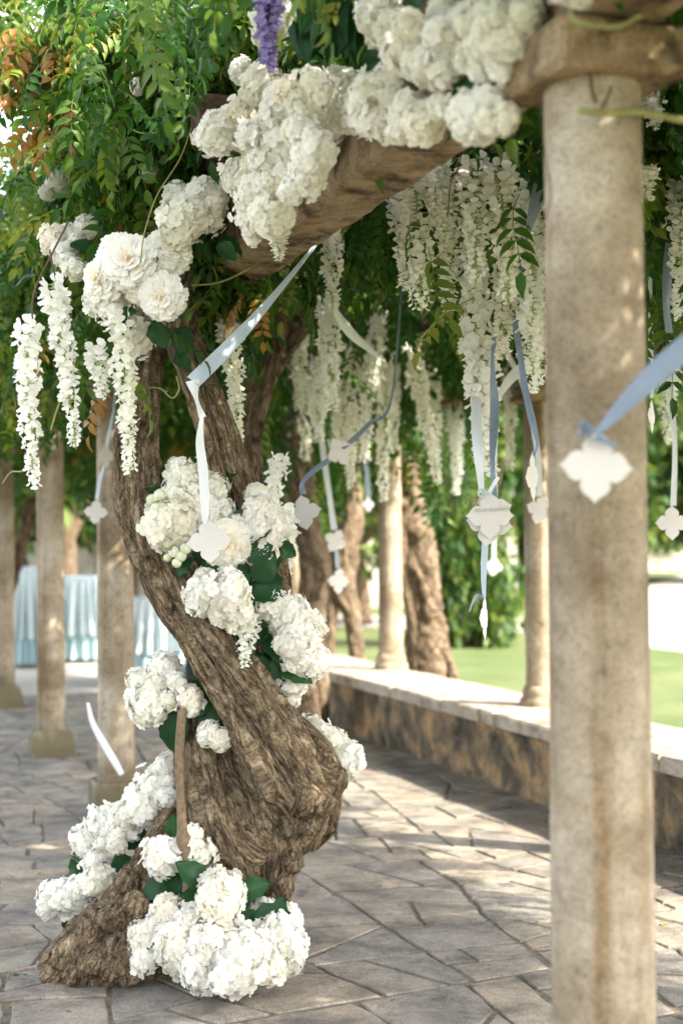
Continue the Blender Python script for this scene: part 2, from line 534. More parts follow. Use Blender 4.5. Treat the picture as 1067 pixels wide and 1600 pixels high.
def mat_lawn():
    m, nt, b = new_mat('lawn_grass')
    wp = worldpos(nt)
    n1 = noise(nt, wp, 0.7, 5, 0.6)
    n2 = noise(nt, wp, 14, 4, 0.7)
    c = ramp(nt, n1.outputs[0], [(0.3, (0.066, 0.098, 0.028)), (0.7, (0.135, 0.145, 0.065))]).outputs[0]
    c = mixc(nt, 0.7, c, ramp(nt, n2.outputs[0], [(0.3, (0.65, 0.7, 0.6)), (0.7, (1.15, 1.1, 1.1))]).outputs[0], 'MULTIPLY')
    L(nt, c, b.inputs['Base Color'])
    b.inputs['Roughness'].default_value = 0.9
    b.inputs['Specular IOR Level'].default_value = 0.15
    L(nt, bump(nt, n2.outputs[0], 0.6, 0.03), b.inputs['Normal'])
    return m
M['lawn'] = mat_lawn()

# ------------------------------------------------------------------ ground
def sheet(name, pts, z, mat):
    me = mesh_np(name, [(p[0], p[1], z) for p in pts], [tuple(range(len(pts)))], mat, False)
    o = link(name, me)
    return tag(o, kind='structure')
lawn = sheet('lawn', [(-300, -60), (300, -60), (300, 500), (-300, 500)], -0.06, M['lawn'])
gp = [G(480, 978, -.05), G(830, 988, -.05), G(1067, 1018, -.05), G(1500, 1070, -.05), G(1500, 874, -.05), G(1067, 896, -.05), G(1015, 914, -.05), G(900, 954, -.05), G(800, 966, -.05), G(480, 960, -.05)]
sheet('gravel_path', gp, -0.052, M['gravel'])
court = [W(-22, 10.2), W(2.4, 10.2), W(2.4, 24), W(-22, 24)]
sheet('gravel_court', court, -0.048, M['gravel'])

# paving: irregular flagstones, split like a crazy grid along and across the colonnade
A0, A1, B0, B1 = -7.5, 2.60, -6.6, 10.4
pav = sheet('pavement', [W(A0, B0), W(A1 + .3, B0), W(A1 + .3, B1), W(A0, B1)], -0.008, M['joint'])
def poly_area(p):
    return 0.5 * abs(sum(p[i][0] * p[i - 1][1] - p[i - 1][0] * p[i][1] for i in range(len(p))))
def poly_cen(p):
    return (sum(q[0] for q in p) / len(p), sum(q[1] for q in p) / len(p))
def split_poly(p, c, d):
    """cut polygon p by the line through c with direction d"""
    nx, ny = -d[1], d[0]
    s = [(q[0] - c[0]) * nx + (q[1] - c[1]) * ny for q in p]
    a, b = [], []
    for i in range(len(p)):
        q, r_, sq, sr = p[i], p[(i + 1) % len(p)], s[i], s[(i + 1) % len(p)]
        (a if sq >= 0 else b).append(q)
        if sq * sr < 0:
            t = sq / (sq - sr)
            m_ = (q[0] + t * (r_[0] - q[0]), q[1] + t * (r_[1] - q[1]))
            a.append(m_); b.append(m_)
    return a, b
def crazy(p, rnd, out):
    xs = [q[0] for q in p]; ys = [q[1] for q in p]
    w, h = max(xs) - min(xs), max(ys) - min(ys)
    ar = poly_area(p)
    if ar < rnd.uniform(0.045, 0.23) and max(w, h) / max(0.01, min(w, h)) < 2.6:
        out.append(p); return
    c = poly_cen(p)
    j = 0.16
    c = (c[0] + rnd.uniform(-j, j) * w, c[1] + rnd.uniform(-j, j) * h)
    ang = math.pi / 2 if w > h * rnd.uniform(0.8, 1.25) else 0.0
    ang += rnd.gauss(0, 0.26)
    a, b = split_poly(p, c, (math.cos(ang), math.sin(ang)))
    if len(a) < 3 or len(b) < 3:
        out.append(p); return
    crazy(a, rnd, out); crazy(b, rnd, out)
rnd = random.Random(5)
stones = []
crazy([(A0, B0), (A1 - .02, B0), (A1 - .02, B1), (A0, B1)], rnd, stones)
def inset_poly(p, d):
    n = len(p)
    c = poly_cen(p)
    sg = 1 if sum(p[i - 1][0] * p[i][1] - p[i][0] * p[i - 1][1] for i in range(n)) > 0 else -1
    out = []
    for i in range(n):
        p0, p1, p2 = p[i - 1], p[i], p[(i + 1) % n]
        e1 = (p1[0] - p0[0], p1[1] - p0[1]); e2 = (p2[0] - p1[0], p2[1] - p1[1])
        l1 = math.hypot(*e1) + 1e-9; l2 = math.hypot(*e2) + 1e-9
        n1 = (-e1[1] / l1 * sg, e1[0] / l1 * sg); n2 = (-e2[1] / l2 * sg, e2[0] / l2 * sg)
        k = 1 + n1[0] * n2[0] + n1[1] * n2[1]
        if k < 0.3: k = 0.3
        out.append((p1[0] + d * (n1[0] + n2[0]) / k, p1[1] + d * (n1[1] + n2[1]) / k))
    return out
def clean_poly(p, tol=0.05):
    q = [p[i] for i in range(len(p)) if math.hypot(p[i][0] - p[i - 1][0], p[i][1] - p[i - 1][1]) > tol]
    return q if len(q) >= 3 else p
def stone_geo(p, rnd):
    p = clean_poly(p)
    p = inset_poly(p, rnd.uniform(0.004, 0.012))
    # uneven edges: extra points along each side
    q = []
    for i in range(len(p)):
        a, b = p[i], p[(i + 1) % len(p)]
        l = math.hypot(b[0] - a[0], b[1] - a[1])
        k = max(1, min(4, int(l / 0.12)))
        c = poly_cen(p)
        # round the corner
        pull = rnd.uniform(0.01, 0.05)
        q.append((a[0] + (c[0] - a[0]) * pull, a[1] + (c[1] - a[1]) * pull))
        for m_ in range(1, k):
            t = m_ / k
            q.append((a[0] + (b[0] - a[0]) * t + rnd.gauss(0, .0055), a[1] + (b[1] - a[1]) * t + rnd.gauss(0, .0055)))
    c = poly_cen(q)
    n = len(q)
    zt = rnd.uniform(-0.0025, 0.003)
    sx, sy = rnd.gauss(0, 0.004), rnd.gauss(0, 0.004)
    vs, fs = [], []
    def put(pt, z): 
        w = W(pt[0], pt[1], z + (pt[0] - c[0]) * sx + (pt[1] - c[1]) * sy)
        vs.append((w.x, w.y, w.z))
    qi = [(x[0] + (c[0] - x[0]) * 0.035, x[1] + (c[1] - x[1]) * 0.035) for x in q]
    for x in q: put(x, -0.03)
    for x in q: put(x, zt - 0.005)
    for x in qi: put(x, zt + rnd.gauss(0, 0.0006))
    for i in range(n):
        j = (i + 1) % n
        fs.append((i, j, n + j, n + i)); fs.append((n + i, n + j, 2 * n + j, 2 * n + i))
    fs.append(tuple(range(2 * n, 3 * n)))
    return vs, fs
def in_view(p):
    d = CAM_ROT.transposed() @ (Vector(p) - Vector((0, 0, CAM_H)))
    if d.z > -0.5: return None
    return (533.5 + d.x / -d.z * FPX, 800 - d.y / -d.z * FPX, -d.z)
cand = []
for p in stones:
    c = W(*poly_cen(p))
    iv = in_view(c)
    vis = iv is not None and -80 < iv[0] < 1150 and iv[1] < 1680
    size = poly_area(p) / iv[2] ** 3 if vis else 0
    cand.append((size, p))
cand.sort(key=lambda x: -x[0])
rest = MB(); rest_tone = []
for k, (size, p) in enumerate(cand):
    vs, fs = stone_geo(p, rnd)
    c = W(*poly_cen(p))
    tone = min(1, max(0, rnd.gauss(0.55, 0.2) - max(0, (-0.6 - c.x)) * 0.12))  # random tone, plus painted shade: stones further left go darker and bluer
    if k < 290 and size > 0:
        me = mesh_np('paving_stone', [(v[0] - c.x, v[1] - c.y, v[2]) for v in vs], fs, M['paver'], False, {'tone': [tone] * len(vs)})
        o = link('paving_stone', me, pav, (c.x, c.y, 0))
    else:
        rest.add(vs, fs); rest_tone += [tone] * len(vs)
me = rest.mesh('paving_rest', M['paver'], False, {'tone': rest_tone})
tag(link('distant_paving', me, pav), kind='stuff')

# ------------------------------------------------------------------ low wall
WALL_A, WALL_T, WALL_H = 2.55, 0.62, 0.50
def prism(mb, a0, a1, b0, b1, z0, z1, ch=0.012, jig=0.0, rr=None):
    """box in colonnade coordinates with chamfered top edges"""
    rr = rr or random
    j = lambda: rr.uniform(-jig, jig)
    vs = [W(a0, b0, z0), W(a1, b0, z0), W(a1, b1, z0), W(a0, b1, z0)]
    vs += [W(a0 + j(), b0 + j(), z1 - ch), W(a1 + j(), b0 + j(), z1 - ch), W(a1 + j(), b1 + j(), z1 - ch), W(a0 + j(), b1 + j(), z1 - ch)]
    vs += [W(a0 + ch, b0 + ch, z1 + j()), W(a1 - ch, b0 + ch, z1 + j()), W(a1 - ch, b1 - ch, z1 + j()), W(a0 + ch, b1 - ch, z1 + j())]
    fs = [(3, 2, 1, 0)]
    for k in (0, 4):
        for i in range(4):
            fs.append((k + i, k + (i + 1) % 4, k + 4 + (i + 1) % 4, k + 4 + i))
    fs.append((8, 9, 10, 11))
    mb.add(vs, fs)
wl = thing('low_wall', 'low mottled plaster wall with pale stone coping along the walkway', 'wall', W(WALL_A, 4))
nb, nz = 260, 12
vs, fs = [], []
bb = np.linspace(-8, 13.5, nb)
zz = np.linspace(-0.1, WALL_H - 0.085, nz)
grid = np.array([(b_, z_) for b_ in bb for z_ in zz])
dn = (fbm(np.stack([grid[:, 0] * 2.6, grid[:, 1] * 5, grid[:, 0] * 0], 1), 3, 4) - 0.5) * 0.05
for (b_, z_), d_ in zip(grid, dn):
    vs.append(tuple(W(WALL_A + 0.02 + d_, b_, z_)))
for i in range(nb - 1):
    for k in range(nz - 1):
        q = i * nz + k
        fs.append((q, q + nz, q + nz + 1, q + 1))
mb = MB(); mb.add(vs, fs)
prism(mb, WALL_A + 0.06, WALL_A + WALL_T, -8, 13.5, -0.1, WALL_H - 0.087, 0.004)
link('wall_body', mb.mesh('wall_body', M['wall'], True), wl, wl.location)
b_ = -8.0
rr = random.Random(3)
while b_ < 13.4:
    l_ = rr.uniform(0.8, 1.25)
    mb = MB()
    prism(mb, WALL_A - 0.045 + rr.uniform(-.008, .008), WALL_A + WALL_T + 0.05, b_ + 0.004, b_ + l_ - 0.004, WALL_H - 0.085, WALL_H + rr.uniform(-.004, .004), 0.014, 0.004, rr)
    link('coping_slab', mb.mesh('coping_slab', M['coping']), wl, wl.location).location = -wl.location
    b_ += l_
for ch in wl.children: ch.location = -wl.location

# ------------------------------------------------------------------ columns
COL_TOP = 2.585
def lathe(prof, nseg=40, jit=0.0, seed=0):
    vs, fs = [], []
    for k, (r_, z_) in enumerate(prof):
        for i in range(nseg):
            t = 2 * math.pi * i / nseg
            vs.append((r_ * math.cos(t), r_ * math.sin(t), z_))
    vs = np.array(vs)
    if jit:
        n_ = fbm(vs * np.array([7, 7, 3.0]) + seed * 5, seed, 3) - 0.5
        d = vs.copy(); d[:, 2] = 0
        d /= np.linalg.norm(d, axis=1)[:, None] + 1e-9
        vs = vs + d * (n_ * jit * 2)[:, None]
    for k in range(len(prof) - 1):
        for i in range(nseg):
            j = (i + 1) % nseg
            fs.append((k * nseg + i, k * nseg + j, (k + 1) * nseg + j, (k + 1) * nseg + i))
    fs.append(tuple(range((len(prof) - 1) * nseg, len(prof) * nseg)))
    return vs, fs
def block(w, d, z0, z1, top=1.0, ch=0.012, jit=0.0, seed=0):
    """square block with chamfered edges; top = scale of the upper face"""
    rr = random.Random(seed)
    rings = [(1.0, z0), (1.0, z0 + (z1 - z0) * 0.45), (1.0 * (1 - (1 - top) * .6), z1 - ch), (top - ch / w * 2, z1)]
    rings = [(rings[0][0] - ch / w * 2, z0)] + [(1.0, z0 + ch)] + rings[1:]
    vs, fs = [], []
    for s_, z_ in rings:
        c_ = 0.05
        for x, y in ((-1, -1 + c_), (-1 + c_, -1), (1 - c_, -1), (1, -1 + c_), (1, 1 - c_), (1 - c_, 1), (-1 + c_, 1), (-1, 1 - c_)):
            vs.append((x * w / 2 * s_ + rr.uniform(-jit, jit), y * d / 2 * s_ + rr.uniform(-jit, jit), z_ + rr.uniform(-jit, jit) * .5))
    for k in range(len(rings) - 1):
        for i in range(8):
            j = (i + 1) % 8
            fs.append((k * 8 + i, k * 8 + j, (k + 1) * 8 + j, (k + 1) * 8 + i))
    fs.append(tuple(range(len(vs) - 8, len(vs))))
    fs.append(tuple(range(7, -1, -1)))
    return vs, fs
def shaft_mesh(z0, z1, r0, r1, seed):
    zs = np.linspace(z0, z1, 36)
    prof = []
    for k, z_ in enumerate(zs):
        t = (z_ - z0) / (z1 - z0)
        prof.append((r0 + (r1 - r0) * t, z_))
    prof.append((r1 + 0.006, z1 + 0.001))
    vs, fs = lathe(prof, 48, 0.004, seed)
    return mesh_np('shaft', vs, fs, M['column'], True)
def column(a, b, z0, label, group, seed, base_h=0.23, base_w=0.30, base_top=1.0, round_base=False):
    p = W(a, b, z0)
    t = thing('stone_column', label, 'column', p, group)
    link('shaft', shaft_mesh(z0 + base_h - 0.005, COL_TOP + 0.01, 0.109, 0.103, seed), t, (p.x, p.y, 0), (0, 0, seed))
    if base_h > 0.15:
        vs, fs = block(base_w, base_w, z0 - 0.02, z0 + base_h, base_top, 0.014, 0.006, seed)
        link('base', mesh_np('base', vs, fs, M['column'], False), t, (p.x, p.y, 0), (0, 0, ROWANG))
    else:
        vs, fs = lathe([(0.15, z0 - .01), (0.152, z0 + 0.03), (0.145, z0 + 0.055), (0.128, z0 + 0.062), (0.135, z0 + 0.085), (0.128, z0 + 0.11), (0.112, z0 + base_h + .02)], 32, 0.002, seed)
        link('base', mesh_np('base', vs, fs, M['column'], True), t, (p.x, p.y, 0))
    vs, fs = block(0.30, 0.30, COL_TOP, COL_TOP + 0.105, 1.0, 0.012, 0.006, seed + 1)
    link('capital', mesh_np('capital', vs, fs, M['beam'], False), t, (p.x, p.y, 0), (0, 0, ROWANG))
    return t
column(0, -2.90, 0, 'large pale stone column nearest the camera, with card and blue ribbon', 'columns between walkway and court', 1)
column(0, 2.90, 0, 'stone column left of the flowered trunk with trailing white ribbon at its base', 'columns between walkway and court', 2, 0.24, 0.285)
column(0, 5.75, 0, 'slimmer-looking stone column with sloping mossy base, second behind the flowered trunk', 'columns between walkway and court', 3, 0.20, 0.33, 0.74)
column(0, 9.30, 0, 'stone column cut by the left edge of the photo', 'columns between walkway and court', 4, 0.22, 0.36, 0.7)
column(0, 11.4, 0, 'farthest stone column of the row beside the court', 'columns between walkway and court', 5)
for k, (x, y, lab) in enumerate([
        (0.43, 12.9, 'sunlit white stone column standing on the low wall, in mid picture'),
        (1.36, 9.9, 'brown shaded stone column on the low wall, half hidden by the nearest column'),
        (2.33, 7.02, 'stone column on the low wall, out of frame beyond the right edge'),
        (3.30, 4.13, 'stone column on the low wall, out of frame beside the camera'),
        (-0.52, 15.8, 'blurred stone column on the far low wall behind the trunk flowers'),
        (-1.5, 18.7, 'farthest stone column on the low wall')]):
    dx, dy = x - O[0], y - O[1]
    column(dx * VX + dy * VY, dx * UX + dy * UY, WALL_H, lab, 'columns on the low wall', 10 + k, 0.12)

# ------------------------------------------------------------------ pergola roof: stone beams and cross timbers
BEAM_Z0, BEAM_Z1 = COL_TOP + 0.105, COL_TOP + 0.105 + 0.32
roof = thing('pergola_roof', 'weathered stone beam and dark cross timbers of the pergola overhead', 'pergola', W(0, 0, BEAM_Z0))
def rough_bar(name, p0, p1, w, h, mat, seed, nl=60, nw=5, amp=0.008):
    """bar from p0 to p1 (centre of its section) with uneven, worn faces"""
    p0, p1 = Vector(p0), Vector(p1)
    d = (p1 - p0); ln = d.length; d.normalize()
    up = Vector((0, 0, 1)); sd = d.cross(up).normalized(); up = sd.cross(d)
    prof = []
    for i in range(nw): prof.append((-w / 2 + w * i / nw, -h / 2))
    for i in range(nw): prof.append((w / 2, -h / 2 + h * i / nw))
    for i in range(nw): prof.append((w / 2 - w * i / nw, h / 2))
    for i in range(nw): prof.append((-w / 2, h / 2 - h * i / nw))
    n = len(prof)
    vs = []
    for k in range(nl + 1):
        c = p0 + d * (ln * k / nl)
        for x, z in prof:
            e = 0.93 if (abs(abs(x) - w / 2) < 1e-6 and abs(abs(z) - h / 2) < 1e-6) else 1.0
            vs.append(c + sd * x * e + up * z * e)
    vs = np.array([tuple(v) for v in vs])
    off = np.stack([fbm(vs * 9 + s_, seed + s_, 4) - 0.5 for s_ in (1, 2, 3)], 1) * amp * 2
    vs = vs + off
    fs = []
    for k in range(nl):
        for i in range(n):
            j = (i + 1) % n
            fs.append((k * n + i, k * n + j, (k + 1) * n + j, (k + 1) * n + i))
    fs.append(tuple(range(n - 1, -1, -1))); fs.append(tuple(range(nl * n, nl * n + n)))
    return mesh_np(name, vs, fs, mat, False)
zb = (BEAM_Z0 + BEAM_Z1) / 2 + 0.003
ends = [-6.6, -2.92, 0.0, 2.9, 5.75, 9.3, 11.4, 14]
for k in range(len(ends) - 1):
    me = rough_bar('beam', W(0, ends[k] + .004, zb), W(0, ends[k + 1] - .004, zb), 0.22, 0.32, M['beam'], k, 120, 8, 0.017)
    link('beam', me, roof, roof.location).location = -roof.location
endw = [-7.4, -4.7, -1.6, 1.5, 4.6, 7.6, 10.7, 14]
for k in range(len(endw) - 1):
    me = rough_bar('beam', W(3.0, endw[k] + .004, zb), W(3.0, endw[k + 1] - .004, zb), 0.20, 0.32, M['beam'], 30 + k, 40, 4, 0.01)
    link('beam', me, roof, roof.location).location = -roof.location
b_ = -5.4
k = 0
while b_ < 13.6:
    me = rough_bar('cross_timber', W((-0.37 if -1.2 < b_ < -0.7 else -0.26 if -0.7 < b_ < 0.3 else (-0.30 if b_ > 0 else 0.02)) + rr.uniform(-.03, .03), b_, BEAM_Z1 + 0.062), W(3.45, b_, BEAM_Z1 + 0.062), 0.125, 0.115, M['timber'], 60 + k, 30, 3, 0.006)
    link('cross_timber', me, roof, roof.location).location = -roof.location
    b_ += 0.45; k += 1

# ------------------------------------------------------------------ hero vine trunk
def strand(lst, **kw):
    pts = [tuple(P(x, y, Z)) for x, y, Z, r_ in lst]
    rad = [S(r_, Z) for x, y, Z, r_ in lst]
    d = dict(pts=pts, radii=rad)
    d.update(kw)
    return d
def bundle(lst, k, tw, seed, spread=0.56, size=0.52, n=26, **kw):
    """ropes of wood winding about a limb"""
    q = catmull(np.array([[*P(x, y, Z), S(r_, Z)] for x, y, Z, r_ in lst]), n)
    c, r_ = q[:, :3], q[:, 3]
    t_, n_, b_ = frames(c)
    s_ = np.concatenate([[0], np.cumsum(np.linalg.norm(np.diff(c, axis=0), axis=1))])
    rg = np.random.default_rng(seed)
    out = []
    for i in range(k):
        ph = 2 * math.pi * i / k + rg.uniform(-.3, .3) + tw * s_ + 0.35 * np.sin(s_ * rg.uniform(2, 4) + rg.uniform(0, 6))
        sz = size * rg.uniform(0.8, 1.2) * (1 + 0.16 * np.sin(s_ * rg.uniform(3, 6) + rg.uniform(0, 6)))
        off = spread * (1 + 0.12 * np.sin(s_ * rg.uniform(2, 5) + rg.uniform(0, 6)))
        pts = c + ((np.cos(ph) * off * r_)[:, None] * n_ + (np.sin(ph) * off * r_)[:, None] * b_)
        rad = r_ * sz
        rad[0] *= 0.6; rad[-1] *= 0.6
        d = dict(pts=pts.tolist(), radii=rad.tolist(), nring=300, nseg=84, seed=seed * 10 + i, flute=0.16, flute2=0.2, twist=0.6, rough=0.0022, knots=0.09)
        d.update(kw)
        out.append(d)
    return out
LIMB = {}
trunk_specs = [
    strand(LIMB.setdefault('main', [(262, 300, 5.78, 24), (250, 420, 5.72, 32), (236, 520, 5.66, 30), (227, 600, 5.6, 30), (219, 700, 5.56, 34), (223, 780, 5.52, 38), (241, 850, 5.48, 39), (270, 920, 5.45, 41), (312, 980, 5.42, 45), (352, 1040, 5.40, 50), (392, 1100, 5.40, 54), (432, 1160, 5.42, 68), (466, 1215, 5.45, 70), (478, 1265, 5.5, 54), (466, 1315, 5.55, 40)]),
           nring=400, nseg=120, seed=1, flute=0.16, flute2=0.16, twist=1.3, rough=0.0022, knots=0.07),
    strand(LIMB.setdefault('low', [(312, 1085, 5.64, 30), (326, 1140, 5.6, 48), (346, 1210, 5.58, 66), (383, 1275, 5.56, 84), (408, 1340, 5.56, 70), (414, 1400, 5.56, 46), (412, 1470, 5.58, 46), (412, 1520, 5.6, 55)]),
           nring=260, nseg=150, seed=2, flute=0.2, flute2=0.18, twist=0.7, rough=0.0024, knots=0.09),
    strand(LIMB.setdefault('root', [(325, 1235, 5.64, 26), (285, 1295, 5.6, 36), (246, 1360, 5.58, 44), (198, 1430, 5.55, 52), (160, 1480, 5.5, 52), (128, 1535, 5.48, 40)]),
           nring=240, nseg=150, seed=3, flute=0.2, flute2=0.2, twist=0.5, rough=0.005, knots=0.26),
    strand(LIMB.setdefault('upper', [(300, 300, 5.8, 20), (292, 400, 5.74, 24), (284, 460, 5.66, 29), (284, 520, 5.6, 28), (308, 580, 5.56, 26), (336, 650, 5.54, 31), (362, 720, 5.54, 29), (384, 790, 5.56, 25), (406, 860, 5.6, 34), (420, 940, 5.64, 36), (426, 1030, 5.62, 36), (430, 1100, 5.55, 45)]),
           nring=360, nseg=100, seed=4, flute=0.24, flute2=0.22, twist=2.6, rough=0.003, knots=0.14),
    strand([(345, 1260, 5.6, 40), (310, 1330, 5.58, 48), (272, 1400, 5.56, 52), (240, 1460, 5.54, 54), (215, 1530, 5.52, 56)],
           nring=200, nseg=120, seed=16, flute=0.24, flute2=0.2, twist=0.5, rough=0.006, knots=0.3),
    strand([(215, 1390, 5.5, 20), (165, 1440, 5.46, 34), (118, 1480, 5.44, 36), (84, 1530, 5.45, 26)],
           nring=120, nseg=90, seed=17, flute=0.24, flute2=0.2, twist=0.5, rough=0.010, knots=0.5),
    strand([(240, 1400, 5.46, 20), (205, 1450, 5.42, 32), (185, 1500, 5.40, 34), (170, 1550, 5.40, 34)],
           nring=120, nseg=90, seed=18, flute=0.24, flute2=0.2, twist=0.5, rough=0.008, knots=0.4),
    strand([(322, 770, 6.0, 26), (334, 850, 5.95, 44), (362, 980, 5.75, 46), (384, 1080, 5.65, 42)],
           nring=160, nseg=80, seed=5, flute=0.22, flute2=0.15, twist=0.8, rough=0.002, knots=0.08),
    # swollen burl at the right, knot with roots in front, collar at the left bend
    strand([(455, 1200, 5.42, 30), (482, 1215, 5.41, 50), (505, 1232, 5.43, 40), (522, 1245, 5.46, 14)], nring=90, nseg=110, seed=6, flute=0.16, flute2=0.14, rough=0.0035, knots=0.22),
    strand([(360, 1300, 5.44, 10), (380, 1315, 5.41, 24), (400, 1328, 5.41, 24), (420, 1335, 5.44, 9)], nring=60, nseg=70, seed=7, flute=0.25, flute2=0.3, rough=0.006, knots=0.3),
    strand([(205, 776, 5.50, 8), (199, 788, 5.48, 15), (203, 804, 5.48, 13), (214, 822, 5.47, 6)], nring=40, nseg=40, seed=8, flute=0.2, flute2=0.15, rough=0.002, knots=0.2),
    strand([(300, 530, 5.53, 5), (292, 556, 5.5, 14), (298, 590, 5.49, 15), (312, 640, 5.48, 13), (332, 700, 5.48, 12), (350, 770, 5.47, 9), (362, 830, 5.48, 5)], nring=160, nseg=40, seed=9, flute=0.2, flute2=0.2, twist=2, rough=0.002, knots=0.1),
    strand([(470, 1280, 5.46, 14), (456, 1320, 5.45, 18), (444, 1370, 5.45, 17), (438, 1410, 5.47, 17), (436, 1470, 5.5, 20)], nring=120, nseg=60, seed=14, flute=0.25, flute2=0.3, twist=1, rough=0.005, knots=0.25),
]
for i_, f_ in ((0, 0.70), (1, 0.76), (2, 0.80), (3, 0.72)):
    trunk_specs[i_]['radii'] = [x * f_ for x in trunk_specs[i_]['radii']]
trunk_specs += bundle(LIMB['main'], 5, 0.9, 41, 0.56, 0.44, knots=0.16)
trunk_specs += bundle(LIMB['low'], 6, 0.5, 42, 0.62, 0.40, nring=200, knots=0.18)
trunk_specs += bundle(LIMB['root'], 6, 0.4, 43, 0.58, 0.40, nring=200, knots=0.42, rough=0.009)
trunk_specs += bundle(LIMB['upper'], 4, 2.2, 44, 0.60, 0.42, knots=0.2, rough=0.003)
rr = random.Random(22)
for k, (x, y, Z, r_) in enumerate([(500, 1190, 5.36, 22), (520, 1220, 5.38, 20), (505, 1255, 5.36, 22), (470, 1255, 5.33, 24), (480, 1290, 5.36, 20), (440, 1240, 5.32, 18), (458, 1345, 5.42, 18), (440, 1385, 5.44, 18), (108, 1492, 5.40, 30), (150, 1500, 5.34, 30), (192, 1482, 5.34, 32), (140, 1450, 5.40, 28), (215, 1415, 5.40, 26), (178, 1512, 5.32, 24), (180, 1435, 5.38, 26), (225, 1460, 5.38, 26), (245, 1385, 5.44, 22), (200, 1380, 5.46, 22), (120, 1520, 5.38, 24), (265, 1330, 5.48, 18), (205, 1520, 5.34, 22), (455, 1290, 5.36, 16)]):
    dx, dy = rr.uniform(-10, 10), rr.uniform(8, 16)
    trunk_specs.append(strand([(x - dx, y - dy, Z + .03, r_ * .35), (x - dx * .4, y - dy * .4, Z, r_ * .9), (x + dx * .4, y + dy * .4, Z, r_ * .85), (x + dx, y + dy, Z + .03, r_ * .3)], nring=50, nseg=56, seed=90 + k, flute=0.16, flute2=0.14, rough=0.007, knots=0.42, plain=True))
rr = random.Random(21)
for k in range(7):      # fibrous rootlets climbing over the upper limb
    base = [(300, 545), (318, 600), (340, 650), (362, 715), (382, 785), (392, 830)]
    o_ = rr.uniform(-26, 22)
    trunk_specs.append(strand([(x + o_ * math.sin(i * 1.1 + k) + rr.uniform(-6, 6), y + rr.uniform(-8, 8), 5.475 + abs(o_) * 0.001 + rr.uniform(-.01, .02), rr.uniform(1.5, 3)) for i, (x, y) in enumerate(base)],
                              nring=70, nseg=8, seed=30 + k, flute=0.1))
vine = thing('wisteria_vine', 'old gnarled wisteria trunk wound with white flowers, its leaves covering the pergola', 'tree', (P(330, 1450, 5.56).x, 5.56, 0))
tm = tubes_mesh('trunk', trunk_specs, M['bark'])
link('trunk', tm, vine).location = -vine.location
me = tubes_mesh('side_stem', [strand([(285, 1110, 5.36, 7), (281, 1180, 5.34, 7.5), (283, 1250, 5.33, 7), (285, 1295, 5.32, 8), (287, 1312, 5.32, 12), (292, 1335, 5.32, 9), (298, 1375, 5.33, 13), (300, 1440, 5.36, 16)], nring=90, nseg=16, seed=50, flute=0.08, flute2=0.06)], M['stem'])
link('side_stem', me, vine).location = -vine.location

ang_ = np.linspace(0, 2 * math.pi, 48, endpoint=False)
c0 = G(280, 1470, 0)
vs_, fs_ = [(0, 0, 0.02)], []
for rk, zk in ((0.45, 0.018), (0.8, 0.008), (1.0, -0.012)):
    for a in ang_:
        w_ = 1 + 0.25 * (fbm(np.array([[math.cos(a) * 2, math.sin(a) * 2, 4]]), 4, 2)[0] - .5)
        vs_.append((math.cos(a) * 0.52 * rk * w_, math.sin(a) * 0.30 * rk * w_, zk))
for i in range(48):
    fs_.append((0, 1 + i, 1 + (i + 1) % 48))
    for k in (0, 48):
        fs_.append((1 + k + i, 49 + k + i, 49 + k + (i + 1) % 48, 1 + k + (i + 1) % 48))
tag(link('soil_ground', mesh_np('soil', vs_, fs_, M['joint'], True), None, (c0.x, c0.y + 0.06, 0.0)), kind='structure')
# tendrils
def tendril(pts, r_px, mat, Z=None):
    me = tubes_mesh('tendril', [strand([(x, y, z, r_px) for x, y, z in pts], nring=50, nseg=6, seed=3)], mat)
    link('tendril', me, vine).location = -vine.location
tendril([(318, 0, 4.9), (285, 45, 4.9), (262, 78, 4.9), (240, 110, 4.95), (222, 140, 5.0)], 1.4, M['tendril'])
tendril([(313, 132, 4.9), (306, 175, 4.9), (283, 245, 4.9), (246, 305, 4.92), (226, 365, 4.95), (220, 410, 5.0)], 1.1, M['tendril'])
tendril([(198, 178, 5.0), (208, 203, 5.0), (238, 208, 5.0), (272, 197, 4.98), (300, 176, 4.95), (290, 162, 4.95), (262, 157, 4.95)], 1.0, M['tendril'])
tendril([(108, 345, 5.2), (80, 400, 5.15), (56, 450, 5.15), (51, 480, 5.15), (52, 512, 5.15)], 1.6, M['twig'])
tendril([(78, 390, 5.2), (84, 420, 5.2), (92, 450, 5.2)], 1.6, M['twig'])
tendril([(5, 755, 5.4), (18, 738, 5.35), (36, 736, 5.3), (50, 722, 5.2)], 1.3, M['tendril'])
tendril([(120, 560, 5.2), (104, 600, 5.2), (88, 645, 5.2), (80, 672, 5.2)], 1.5, M['tendril'])
tendril([(255, 610, 5.4), (270, 622, 5.35), (280, 608, 5.35), (276, 588, 5.35)], 1.4, M['tendril'])
tendril([(262, 612, 5.4), (246, 606, 5.36), (232, 606, 5.36)], 1.2, M['tendril'])
tendril([(300, 446, 5.5), (340, 442, 5.5), (380, 425, 5.5), (420, 400, 5.5)], 1.5, M['tendril'])
tendril([(722, 225, 4.2), (716, 262, 4.2), (704, 285, 4.2), (700, 330, 4.25)], 1.3, M['twig'])
tendril([(920, 95, 2.95), (924, 140, 2.93), (930, 160, 2.93)], 3.0, M['twig'])
tendril([(955, 135, 2.93), (945, 160, 2.92), (938, 170, 2.92)], 2.5, M['twig'])
tendril([(905, 172, 2.9), (940, 176, 2.88), (1000, 176, 2.95), (1067, 188, 3.1)], 6, M['tendril'])
tendril([(890, 20, 2.75), (905, 35, 2.72), (960, 42, 2.72), (1000, 25, 2.75)], 4, M['tendril'])
